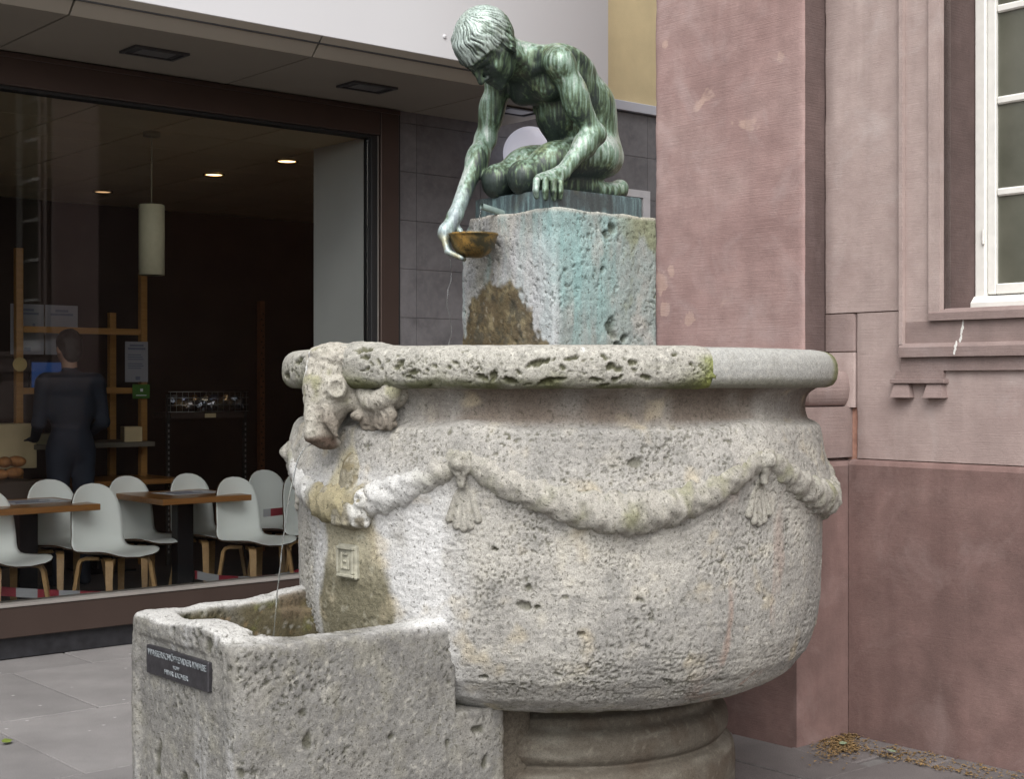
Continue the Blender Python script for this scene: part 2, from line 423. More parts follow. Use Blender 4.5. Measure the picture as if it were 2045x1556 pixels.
# ---- the bowl-shaped body of the basin
body_prof = [(.42, .472), (.62, .472), (.70, .478), (.765, .497), (.83, .54), (.882, .605), (.908, .68), (.92, .78), (.926, .95), (.926, 1.15), (.924, 1.32),
             (.921, 1.352), (.912, 1.366), (.893, 1.372), (.879, 1.380), (.871, 1.405), (.869, 1.43), (.872, 1.455), (.885, 1.475), (.91, 1.490), (.93, 1.494)]
V, N, F, t, q = revolve(body_prof, .0046, alph); sh = V.shape[:2]; P = V.reshape(-1, 3)
AL = np.repeat(alph[:, None], sh[1], 1).ravel(); ZZ = P[:, 2]; ARC = AL*.925
fine = fbm(P, (30, 30, 55), 4, 1); big = fbm(P, 5, 3, 2); strat = fbm(P, (9, 9, 75), 4, 3)
pl = []
tb = lambda z: float(np.interp(z, q[:, 1], t))
for _ in range(90):
    z = RNG.uniform(.52, 1.36); s = RNG.gamma(1.6, .0026)+.003
    pl.append((RNG.uniform(ALO, AHI), tb(z), s*RNG.uniform(1, 2.3), s*RNG.uniform(.5, 1), min(.012, s*.9), RNG.normal(0, .4)))
for (a, z, wx, wy) in ((70, .60, .016, .007), (36, 1.01, .009, .005), (44, .84, .012, .006), (63, .86, .012, .006), (33, .62, .016, .006), (52, .76, .014, .006), (13, .83, .006, .012), (14, .74, .008, .014)):
    pl.append((R(a), tb(z), wx, wy, .016, RNG.normal(0, .2)))
PD = pits(sh, alph, t, .925, pl, V).ravel()
def vugs(P, sc, reg, seed, dep, thr=.34):
    v1 = fbm(P, sc, 3, seed, .6); rg = sst(-.15, .45, fbm(P, reg, 3, seed+5)); return dep*sst(thr-.10*rg, thr+.10-.10*rg, v1)*(.25+.75*rg)
PD = np.maximum(PD, vugs(P, (52, 52, 85), 3.2, 600, .010, .27)*sst(.5, .6, ZZ)*sst(1.40, 1.36, ZZ))
PD = np.maximum(PD, vugs(P, (95, 95, 130), 4.5, 606, .007, .24)*sst(1.40, 1.36, ZZ))
PD = PD*(1-.75*sst(26, 15, np.abs(np.degrees(AL)-8))*sst(1.28, 1.15, ZZ))
PD = np.maximum(PD, vugs(P, (13, 13, 120), (3, 3, 6), 612, .008, .26)*sst(.47, .52, ZZ)*sst(.74, .60, ZZ))
# soft bed of the garlands
per = R(60); ph = ((AL+R(30)) % per)/per*2-1            # -1..1 from peak to peak, 0 at the low point
gz = 1.125+.17*np.abs(ph)**1.7; gr = .070-.018*np.abs(ph)
gd = np.abs(ZZ-gz)*np.cos(np.arctan(.9*np.abs(ph))); bed = .034*np.exp(-(gd/(gr*np.where(ZZ > gz, 1.75, 1.0)))**2)*sst(.62, .9, P[:, 2]-0)
ledge = np.exp(-((ZZ-1.0)/.5)**2)
disp = .0024*fine+.006*big+.0016*strat-PD+bed
frown = sst(.48, .62, ZZ)
disp += -.006*np.clip(fbm(P, (3.5, 3.5, 7), 3, 9)-.25, 0, 1)*frown
V1 = P+N.reshape(-1, 3)*disp[:, None]
# colours: grey beige stone, lichen in pits, limescale and wet algae below the ram's mouth, rust streaks
c = np.tile(CP, (len(P), 1)); lo = fbm(P, 2.6, 4, 21); mi = fbm(P, 11, 4, 22); hi = fbm(P, (55, 55, 80), 3, 23)
c = mixc(c, (.39, .375, .34), sst(-.05, .45, lo)); c = mixc(c, (.235, .23, .215), sst(.02, .42, mi)*.65); c = mixc(c, (.47, .44, .37), sst(.15, .5, -mi)*.5)
c = mixc(c, (.18, .175, .15), sst(.22, .5, hi)*.6); c = mixc(c, (.52, .5, .45), sst(.25, .5, -hi)*.5)
c = mixc(c, (.085, .082, .05), np.clip(PD/.008, 0, 1)*.85)
c = mixc(c, (.20, .195, .185), sst(.02, .3, fbm(P, (1.7, 1.7, 2.6), 4, 33))*.45)
neck = sst(1.36, 1.40, ZZ); c = mixc(c, (.125, .098, .078), neck*sst(-.55, .15, fbm(P, (4, 4, 1.5), 4, 24))*.9)  # brown neck stain, deepened to stand in for the shade under the rim
adeg = np.degrees(AL)+3.0*fbm(P, (8, 8, 5), 4, 25); zed = ZZ+.03*fbm(P, 16, 3, 26)
white = sst(26, 15, np.abs(adeg-8))*sst(1.28, 1.15, zed)*sst(-.3, .15, fbm(P, (6, 6, 3), 4, 27)+.25); c = mixc(c, (.56, .56, .56), white*.75)
half = np.interp(ZZ, [.8, 1.0, 1.1, 1.28, 1.31], [12.5, 8.5, 7, 2.0, 0]); wet = sst(1.2, -1.2, np.abs(adeg-2.3)-half)
alg = mixc(np.tile(np.array([.34, .31, .215], np.float32), (len(P), 1)), (.12, .105, .055), sst(.99, .86, zed+.05*fbm(P, 14, 3, 28)))
alg = mixc(alg, (.42, .40, .31), sst(.1, .5, fbm(P, 25, 3, 29))*.5)
c = c*(1-wet[:, None]*.9)+alg*wet[:, None]*.9
rst = sst(.1, .45, fbm(P, (14, 14, 2.2), 3, 30))*sst(88-16, 88, adeg)*sst(88+16, 88, adeg)*sst(1.3, 1.1, ZZ); c = mixc(c, (.31, .21, .165), rst*.75)
yel = sst(.2, .5, fbm(P, 7, 3, 31)); c = mixc(c, (.43, .37, .26), yel*.5)
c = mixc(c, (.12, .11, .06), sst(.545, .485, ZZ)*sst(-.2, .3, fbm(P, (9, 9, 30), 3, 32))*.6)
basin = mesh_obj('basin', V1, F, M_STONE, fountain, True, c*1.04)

# ---- rounded rim, and the newer smooth piece let into it
def rimpart(name, al, closed, seed, npit, mossy, mat):
    prof = [(.90, 1.486), (.945, 1.488), (.966, 1.497), (.979, 1.517), (.983, 1.545), (.981, 1.573), (.971, 1.596), (.953, 1.610), (.93, 1.616), (.86, 1.618), (.81, 1.612), (.79, 1.59), (.785, 1.50), (.80, 1.46)]
    V, N, F, t, q = revolve(prof, .004, al, closed); sh = V.shape[:2]; P = V.reshape(-1, 3); AL = np.repeat(al[:, None], sh[1], 1).ravel()
    lst = []
    zt = lambda z: float(np.interp(z, q[:len(q)//2, 1], t[:len(q)//2]))
    for _ in range(npit):
        z = np.clip(RNG.normal(1.542, .028), 1.495, 1.612); s = RNG.gamma(1.5, .0030)+.003
        lst.append((RNG.uniform(al[0], min(al[-1], AHI)), zt(z), s*RNG.uniform(1., 2.6), s*RNG.uniform(.55, 1.1), min(.017, s*1.3), RNG.normal(0, .5)))
    PD = pits(sh, al, t, .98, lst, V).ravel() if npit else np.zeros(len(P))
    outer = sst(.80, .93, np.hypot(P[:, 0], P[:, 1]))
    if mossy: PD = np.maximum(np.maximum(PD, vugs(P, (55, 55, 95), 3.5, 620, .008, .30)*np.exp(-((P[:, 2]-1.545)/.038)**2)), vugs(P, (80, 80, 125), 5, 626, .008, .23)*np.exp(-((P[:, 2]-1.548)/.042)**2))
    disp = (.0016 if mossy else .0007)*fbm(P, (42, 42, 60), 4, seed)+(.004 if mossy else .0012)*fbm(P, 6, 3, seed+1)-PD*outer
    ad = np.degrees(AL)
    if mossy:
        disp += .016*np.exp(-((ad-2)/9)**2)*sst(1.53, 1.6, P[:, 2])*(1+.8*fbm(P, 14, 3, seed+8))
        disp -= .004*sst(74.6, 76.6, ad)*sst(90, 77, ad)
    if not mossy: disp = disp-.0025
    V1 = P+N.reshape(-1, 3)*disp[:, None]
    c = np.tile(np.array([.35, .34, .305] if mossy else [.34, .342, .325], np.float32), (len(P), 1))
    mi = fbm(P, 12, 4, seed+2); hi = fbm(P, 60, 3, seed+3); lo = fbm(P, (4, 4, 9), 4, seed+4)
    c = mixc(c, (.26, .255, .23), sst(.05, .45, mi)*(.7 if mossy else .3)); c = mixc(c, (.55, .53, .475), sst(.1, .5, -hi)*(.6 if mossy else .3))
    c = mixc(c, (.21, .205, .18), sst(.2, .5, hi)*(.6 if mossy else .45))
    if mossy:
        ms = sst(1.575, 1.512, P[:, 2]+.035*lo)*sst(-.2, .3, lo+.25*mi)*outer; c = mixc(c, (.165, .17, .08), ms*.68)
        low = sst(1.528, 1.500, P[:, 2]+.01*mi)*outer; c = mixc(c, (.085, .09, .038), low*.88*sst(-.5, .1, lo))
        c = mixc(c, (.075, .075, .035), np.clip(PD/.007, 0, 1)*.85)
        gr = sst(4, 0, np.abs(ad-75.8)+1.2*mi)*sst(1.60, 1.57, P[:, 2]); c = mixc(c, (.20, .225, .06), gr*.85)
        wh = sst(2.6, 1.2, np.abs(ad+3.5+4*mi))*sst(1.5, 1.53, P[:, 2]); c = mixc(c, (.66, .665, .66), wh*.8)
        bd = sst(.9, .2, np.hypot((ad-52)/.75, (P[:, 2]-1.602)/.012)+.8*mi); c = mixc(c, (.75, .75, .73), bd)
    else:
        gr = sst(114, 120, ad+3*mi); c = mixc(c, (.17, .18, .055), gr*.75)
        c = mixc(c, (.13, .13, .07), sst(1.53, 1.495, P[:, 2]+.02*lo)*.5*outer)
    return mesh_obj(name, V1, F, mat, fountain, True, c)
a_main = np.concatenate([np.arange(R(-62), R(76.5), R(.24)), [R(76.6)]]); a_back = np.arange(R(121.2), R(298), R(2.0))
rim = rimpart('rim', a_main, False, 50, 160, True, M_STONE)
patch = rimpart('rim_patch', np.concatenate([np.arange(R(75.9), R(120.8), R(.3)), [R(121.4)]]), False, 70, 0, False, M_STONE2); patch['label'] = 'smooth grey newer stone piece let into the rim'
rimpart('rim', a_back, False, 90, 0, False, M_STONE2)
lathe('water', [(.79, 1.555), (.3, 1.556)], M_WATER, None, 64).location = C0
bpy.data.objects['water'].rotation_euler = (0, 0, FR); tag(bpy.data.objects['water'], 'clear water standing inside the round stone basin', None, None, 'structure')

# ---- foot under the basin: stacked mouldings
def stone_lathe(name, prof, seed, tint):
    al = np.concatenate([np.arange(R(-40), R(150), R(.6)), np.arange(R(150), R(320), R(3))])
    V, N, F, t, q = revolve(prof, .008, al); P = V.reshape(-1, 3)
    V1 = P+N.reshape(-1, 3)*(.0018*fbm(P, 30, 4, seed)+.003*fbm(P, 6, 3, seed+1))[:, None]
    c = np.tile(np.array(tint, np.float32), (len(P), 1)); mi = fbm(P, 8, 4, seed+2); hi = fbm(P, 50, 3, seed+3)
    c = mixc(c, (.085, .065, .048), sst(-.1, .4, mi)*.7); c = mixc(c, (.22, .20, .16), sst(.2, .5, hi)*.5); c = mixc(c, (.24, .225, .19), sst(.1, .45, fbm(P, (3, 3, 20), 3, seed+4))*.5)
    return mesh_obj(name, V1, F, M_STONE2, fountain, True, c)
stone_lathe('foot', [(.62, .0), (.625, .03), (.628, .2), (.622, .245), (.605, .262), (.585, .268), (.572, .272), (.575, .277), (.590, .285), (.604, .31), (.604, .345), (.592, .372), (.570, .385), (.553, .392), (.547, .40), (.553, .408), (.553, .42), (.53, .428), (.50, .44), (.49, .47), (.49, .5)], 110, (.115, .10, .08))  # brown foot stone, tint lowered to carry the shade beneath the basin

# ---- garlands of leaves and fruit, hung from rosettes
def garland(k):
    lowA = R(60*k); n, m = 190, 26
    tt = np.linspace(-1, 1, n); al = lowA+tt*R(30.3); z = 1.118+.17*np.abs(tt)**1.7; rr = .922+.010*(1-np.abs(tt))
    r0 = .066-.022*np.abs(tt)**.8; r0 *= np.clip((1-np.abs(tt))*30, .9, 1)
    pth = np.stack([rr*np.sin(al), -rr*np.cos(al), z], 1); tg = np.gradient(pth, axis=0); tg /= np.linalg.norm(tg, axis=1, keepdims=True)
    out = np.stack([np.sin(al), -np.cos(al), np.zeros(n)], 1); up = np.cross(out, tg); up /= np.linalg.norm(up, axis=1, keepdims=True)
    th = np.linspace(0, 2*math.pi, m, endpoint=False)
    dirs = out[:, None, :]*np.cos(th)[None, :, None]*.92+up[:, None, :]*np.sin(th)[None, :, None]
    P = pth[:, None, :]+dirs*r0[:, None, None]; Pf = P.reshape(-1, 3)
    lump = fbm(Pf, 17, 3, 130+k).reshape(n, m); s_ = tt[:, None]*14
    leaf = np.sin(s_*3.1+np.cos(th)[None, :]*2.2*np.sign(tt)[:, None]+2.2*np.sin(th*3)[None, :]+lump*3)
    nuts = np.abs(perlin(Pf*26, 7)).reshape(n, m)
    D = .012*lump+.0045*leaf*np.exp(-(tt/.9)**4)[:, None]+.009*nuts*np.exp(-(tt/.55)**2)[:, None]+.004*fbm(Pf, 60, 3, 7).reshape(n, m)
    P = P+dirs*D[:, :, None]; Pf = P.reshape(-1, 3)
    I, J = np.meshgrid(np.arange(n-1), np.arange(m), indexing='ij'); J2 = (J+1) % m
    F = np.stack([I*m+J, (I+1)*m+J, (I+1)*m+J2, I*m+J2], -1).reshape(-1, 4)[:, ::-1]
    c = np.tile(np.array([.315, .302, .27], np.float32), (len(Pf), 1)); mi = fbm(Pf, 14, 4, 140); hi = fbm(Pf, 60, 3, 141)
    c = mixc(c, (.25, .245, .19), sst(0, .45, mi)*.7); c = mixc(c, (.20, .20, .11), sst(.05, .4, fbm(Pf, 9, 3, 142))*.6)
    c = mixc(c, (.50, .475, .42), sst(.1, .5, -hi)*.5); c = mixc(c, (.17, .165, .12), sst(.25, .5, hi)*.5)
    if k == 0:
        s2 = np.repeat(tt, m); c = mixc(c, (.53, .53, .525), sst(.25, .42, np.abs(s2)+.2*mi)*sst(.9, .6, np.abs(s2))*.8); c = mixc(c, (.27, .235, .14), sst(.32, .2, np.abs(s2)+.15*mi)*.85)
    return mesh_obj('garland', Pf, F, M_STONE, fountain, True, c)
for k in (-1, 0, 1, 2): garland(k)
def stonecol(P, seed, tint=(.35, .33, .28)):
    c = np.tile(np.array(tint, np.float32), (len(P), 1)); mi = fbm(P, 14, 4, seed); hi = fbm(P, 60, 3, seed+1)
    c = mixc(c, (.25, .24, .2), sst(0, .45, mi)*.6); c = mixc(c, (.5, .48, .42), sst(.1, .5, -hi)*.5); return mixc(c, (.18, .17, .13), sst(.22, .5, hi)*.5)
def fr_pt(a, r, z): return np.array((r*math.sin(a), -r*math.cos(a), z))
for k in (-1, 0, 1, 2):
    a = R(60*k+30); o = np.array((math.sin(a), -math.cos(a), 0)); s = np.array((math.cos(a), math.sin(a), 0)); u = np.array((0, 0, 1.))
    c0 = fr_pt(a, .940, 1.265)
    vo = Vol(c0-.075, c0+.075, .0038)
    vo.ell(c0+o*.012, (.024, .040, .038), (o, s, u), .01)
    vo.ell(c0+o*.03, (.020, .022, .022), (o, s, u), .008)
    vo.cap(c0+o*.01-u*.03, c0+o*.006-u*.066, .017, .012, .012)
    Vv, Ff = vo.mesh(); Vv = relax(Vv, Ff, 1); Nn = vnormals(Vv, Ff); Vv = Vv+Nn*(.004*fbm(Vv, 45, 3, 150+k))[:, None]
    mesh_obj('rosette', Vv, Ff, M_STONE, fountain, True, stonecol(Vv, 151+k, (.31, .298, .265)))
    # hanging tassel of ribbed lobes
    c1 = fr_pt(a, .921, 1.150); vo = Vol(c1-.12, c1+.12, .0042)
    n_l = 5
    for j in range(n_l):
        w_ = (j-(n_l-1)/2); tip = c1+s*(w_*.023)-u*(.080-.007*w_*w_)+o*.003; top = c1+s*w_*.007+u*.055
        vo.cap(top, tip, .008, .0135, .002)
    vo.ell(c1+u*.055, (.018, .022, .02), (o, s, u), .008); vo.ell(c1-u*.02-o*.006, (.012, .05, .06), (o, s, u), .003)
    Vv, Ff = vo.mesh(); Nn = vnormals(Vv, Ff); Vv = Vv+Nn*(.003*fbm(Vv, 40, 3, 160+k))[:, None]
    mesh_obj('tassel', Vv, Ff, M_STONE, fountain, True, stonecol(Vv, 161+k, (.30, .288, .255)))

# ---- ram's head spout (o = outwards, s = to its left, u = up)
o = np.array((0, -1., 0)); s = np.array((1., 0, 0)); u = np.array((0, 0, 1.)); B = fr_pt(0, .93, 0)
def H(side, out, z): return B+s*side+o*out+u*z
vo = Vol(H(-.19, .19, 1.24), H(.27, -.10, 1.66)) if False else Vol(np.minimum(H(-.2, .2, 1.24), H(.28, -.1, 1.66)), np.maximum(H(-.2, .2, 1.24), H(.28, -.1, 1.66)), .0040)
vo.ell(H(0, .04, 1.50), (.085, .085, .10), None, .03)                 # skull
vo.ell(H(0, .03, 1.585), (.105, .075, .045), None, .03)               # fleece on the rim
vo.cap(H(0, .082, 1.50), H(0, .112, 1.355), .044, .022, .02)           # bridge of the nose
vo.cap(H(0, .038, 1.46), H(0, .064, 1.345), .064, .038, .03)           # cheeks
vo.ell(H(0, .084, 1.337), (.034, .048, .028), None, .015)               # muzzle
vo.ell(H(0, .052, 1.315), (.032, .042, .020), None, .010)               # lower jaw
vo.ell(H(0, .125, 1.314), (.020, .020, .006), None, .006, True)       # mouth
for sg in (1, -1):
    vo.ell(H(.072*sg, .066, 1.487), (.034, .034, .036), None, .012); vo.ell(H(.098*sg, .084, 1.489), (.023, .023, .026), None, .006, True)
    for q_ in range(3): vo.cap(H(.05*sg-.0*q_, .09, 1.425-.02*q_), H(.062*sg, .06, 1.38-.02*q_), .010, .007, .01)
    # horn: spiral of ribbed segments
    pts = []; rs = []
    for i in range(26):
        w_ = i/25; th = R(170+200*w_)
        pts.append(H(sg*(.172+.070*math.cos(th)), -.030+.012*math.sin(w_*3.1), 1.497+.048*math.sin(th))); rs.append((.026+.010*math.sin(w_*3.1))*(1+.09*math.sin(i*2.9)))
    vo.ell(H(.172*sg, -.062, 1.475), (.090, .045, .055), None, .006)
    vo.chain(pts, rs, .004)
    vo.ell(H(.092*sg, -.004, 1.402), (.024, .030, .016), None, .014); vo.cap(H(.05*sg, -.02, 1.45), H(.15*sg, -.060, 1.45), .040, .040, .012)
    for q_ in range(12): vo.ell(H(sg*(.10+.026*(q_ % 6)), -.026, 1.375+.028*(q_//6)+.006*(q_ % 2)), (.020, .020, .022), None, .012)
Vv, Ff = biggest(*vo.mesh()); Vv = relax(Vv, Ff, 1, .4); Nn = vnormals(Vv, Ff)
side, out, zz = Vv[:, 0], -(Vv[:, 1])-.93, Vv[:, 2]
fle = sst(1.52, 1.56, zz)+sst(.09, .12, np.abs(side))*sst(1.43, 1.40, zz)
curl = np.sin(perlin(Vv*18, 3)*9)*.004
Vv = Vv+Nn*(.0035*fbm(Vv, 40, 4, 170)+.005*fbm(Vv, 14, 3, 171)+curl*np.clip(fle, 0, 1)-.008*np.clip(fbm(Vv, 55, 2, 172)-.28, 0, 1)*sst(1.42, 1.5, zz)*2)[:, None]
c = stonecol(Vv, 173, (.37, .35, .305))
mi = fbm(Vv, 12, 4, 175); c = mixc(c, (.215, .215, .10), sst(.05, .35, mi)*sst(1.40, 1.5, zz)*.6)
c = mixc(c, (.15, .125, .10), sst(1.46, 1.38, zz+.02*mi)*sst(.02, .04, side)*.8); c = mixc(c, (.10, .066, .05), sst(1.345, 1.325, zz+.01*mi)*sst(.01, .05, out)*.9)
c = mixc(c, (.66, .66, .65), sst(.012, .004, np.abs(side+.035+.02*mi))*sst(1.5, 1.53, zz)*.8)
mesh_obj('ram_head', Vv, Ff, M_STONE, fountain, True, c)
# ---- leaf bracket below the mouth
c0 = fr_pt(R(3.6), .925, 1.14); vo = Vol(c0-.2, c0+.2, .0045)
vo.ell(c0-u*.035+o*.012, (.115, .055, .062), None, .03); vo.ell(c0+u*.05, (.06, .035, .10), None, .03)
for sg in (1, -1):
    vo.ell(c0+s*.098*sg+o*.024+u*.005, (.034, .036, .036), None, .012); vo.ell(c0+s*.098*sg+o*.062+u*.005, (.013, .016, .014), None, .006, True)
for j in range(-3, 4): vo.cap(c0+s*j*.011+u*.09+o*.012, c0+s*j*.030-u*.07+o*(.052-.004*j*j), .012, .015, .006)
Vv, Ff = vo.mesh(); Vv = relax(Vv, Ff, 1, .4); Nn = vnormals(Vv, Ff); Vv = Vv+Nn*(.006*fbm(Vv, 26, 4, 180))[:, None]
c = stonecol(Vv, 181, (.225, .205, .152)); c = mixc(c, (.62, .62, .60), sst(.075, .1, np.abs(Vv[:, 0]-.03)+.02*fbm(Vv, 20, 3, 182))*.75); c = mixc(c, (.16, .13, .07), sst(.1, .4, fbm(Vv, 18, 3, 183))*.7)
mesh_obj('leaf_bracket', Vv, Ff, M_STONE, fountain, True, c)
# ---- small square emblem carved below it
bm = bmesh.new(); add_box(bm, (-.05, -.937, .885), (.05, -.90, .995), .006)
for lo, hi in (((-.044, -.946, .979), (.044, -.930, .989)), ((-.044, -.946, .892), (.044, -.930, .902)), ((-.044, -.946, .904), (-.035, -.930, .977)), ((.035, -.946, .904), (.044, -.930, .977)),
               ((-.024, -.943, .916), (-.016, -.930, .968)), ((-.014, -.943, .96), (.008, -.930, .968)), ((-.014, -.943, .938), (.002, -.930, .945)), ((.012, -.943, .916), (.02, -.930, .955)), ((-.014, -.943, .916), (.01, -.930, .924))):
    add_box(bm, lo, hi, .002)
M_EMB = plain('emblem_stone', (.31, .30, .24), .9, var=.35, sc=40, bump=.8, bsc=90)
em = bm_obj('emblem', bm, M_EMB, fountain); em['label'] = 'small square carved emblem on the basin'
em.rotation_euler = (0, 0, R(2.2))

# ---- trough
def trough():
    h = .0064; vo = Vol((-.46, -1.56, -.01), (.46, -.38, .86), h)
    X = (np.arange(vo.n[0])*h+vo.lo[0])[:, None, None]; Y = (np.arange(vo.n[1])*h+vo.lo[1])[None, :, None]; Z = (np.arange(vo.n[2])*h+vo.lo[2])[None, None, :]
    m = -Y; w_ = .333+(1.5-m)/.67*.077; w_ = np.minimum(w_, .42); w_ = np.where(m < .60, .355, w_)
    def rbox(qx, qy, r): return np.minimum(np.maximum(qx, qy), 0)+np.sqrt(np.maximum(qx, 0)**2+np.maximum(qy, 0)**2)-r
    r = .045; d2 = rbox(np.abs(X)-w_+r, np.abs(m-.96)-.54+r, r)
    top = .795+.012*np.sin(m*9+1)*np.ones_like(X)+.01*np.sin(X*14)-.02*sst(1.2, 1.35, m)*sst(.2, .3, np.abs(X))
    rz = .022; d = rbox(d2+rz, Z-top+rz, rz)
    # only the lower part runs on under the basin
    d = np.maximum(d, np.minimum(Z-.505, .79-m))
    cav = rbox(np.abs(X+.0)-(w_-.100)+.07, np.abs(m-1.135)-.260+.07, .07)+.012*np.sin(m*17+X*9)
    cav = rbox(cav+.03, .60-Z+.03, .03)
    led = np.maximum(np.maximum(np.abs(X)-w_+.10, np.abs(m-.86)-.2), .755-Z)
    hh = np.clip(.5-.5*(-cav-d)/.02, 0, 1); d = -cav*(1-hh)+d*hh+.02*hh*(1-hh)
    hh = np.clip(.5-.5*(-led-d)/.01, 0, 1); d = -led*(1-hh)+d*hh+.01*hh*(1-hh)
    pan = np.maximum(np.maximum(np.abs(X+.005)-.262, Z-.738), 1.490-m); d = np.maximum(d, -np.maximum(pan, m-1.6))
    vo.v = np.broadcast_to(d, vo.n).astype(np.float32).copy()
    Vv, Ff = vo.mesh(); Vv = relax(Vv, Ff, 2, .5); Nn = vnormals(Vv, Ff); m = -Vv[:, 1]; x = Vv[:, 0]; z = Vv[:, 2]
    pv = fbm(Vv, 38, 2, 200); p2 = fbm(Vv, (60, 60, 60), 3, 201)
    pit = np.maximum(vugs(Vv, (62, 62, 80), 5, 640, .009, .25), sst(.52, .62, perlin(Vv*15, 9))*.010)
    Vv = Vv+Nn*(.0022*fbm(Vv, 60, 3, 202)+.008*fbm(Vv, 8, 3, 203)-pit)[:, None]
    c = stonecol(Vv, 204, (.215, .21, .197)); lo = fbm(Vv, 3, 4, 206); mi = fbm(Vv, 10, 4, 207)
    c = mixc(c, (.29, .28, .255), sst(0, .4, lo)*.7); c = mixc(c, (.145, .14, .135), sst(.05, .4, mi)*.6)
    st = fbm(Vv, (16, 16, 1.6), 4, 208); c = mixc(c, (.42, .42, .42), sst(.1, .45, st)*sst(1.45, 1.48, m)*.7); c = mixc(c, (.17, .16, .145), sst(.1, .45, -st)*.35)
    inside = sst(-.022, -.006, (np.minimum(.333+(1.5-m)/.67*.077, .42)-.100)-np.abs(x))*sst(1.417, 1.400, m)*sst(.80, .765, z+.012*mi)
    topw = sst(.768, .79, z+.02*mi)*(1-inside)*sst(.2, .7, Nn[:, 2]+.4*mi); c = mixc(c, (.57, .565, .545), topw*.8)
    brow = mixc(np.tile(np.array([.10, .085, .05], np.float32), (len(Vv), 1)), (.16, .16, .05), sst(0, .4, fbm(Vv, 9, 3, 209))); brow = mixc(brow, (.26, .17, .08), sst(.2, .5, fbm(Vv, 22, 3, 210))*.7); brow = mixc(brow, (.40, .39, .35), sst(.2, .45, fbm(Vv, 30, 3, 211))*.6)
    c = c*(1-inside[:, None])+brow*inside[:, None]
    le = sst(.99, .97, m)*sst(.70, .74, z)*sst(.32, .30, np.abs(x)); c = mixc(c, (.15, .115, .075), le*.85)
    c = mixc(c, (.66, .66, .65), sst(1.02, .86, m)*sst(.3, .36, x)*sst(.74, .79, z)*.9)
    c = mixc(c, (.07, .068, .045), np.clip(pit/.009, 0, 1)*.75); c = mixc(c, (.13, .105, .075), sst(.64, .58, m)*sst(.55, .5, z)*.8)  # lower inner end: brown stone with the basin's shade painted in
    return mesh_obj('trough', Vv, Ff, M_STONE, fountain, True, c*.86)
trough()
# plaque with raised lettering on the trough's end
M_PLQ = plain('dark_plaque_metal', (.052, .05, .056), .42, .6, .3, 30, .3, 120)
M_LET = plain('worn_raised_letters', (.30, .33, .35), .4, .5, .35, 60)
pq = box('plaque', (-.198, -1.503, .628), (.186, -1.484, .714), M_PLQ, fountain, .003); pq['label'] = 'dark metal plaque with raised lettering on the trough'
bm = bmesh.new(); RM = Matrix.Rotation(R(90), 4, 'X')
for s_, sz, zc in (('WASSERSCHÖPFENDER KNABE', .0245, .694), ('VON', .0135, .669), ('HINR. LICHER', .019, .649)):
    add_text(bm, s_, sz, .002, Matrix.Translation((-.004, -1.5035, zc))@RM@Matrix.Diagonal((1.05 if sz > .02 else 1.25, 1.05, 1, 1)))
bm_obj('lettering', bm, M_LET, pq)

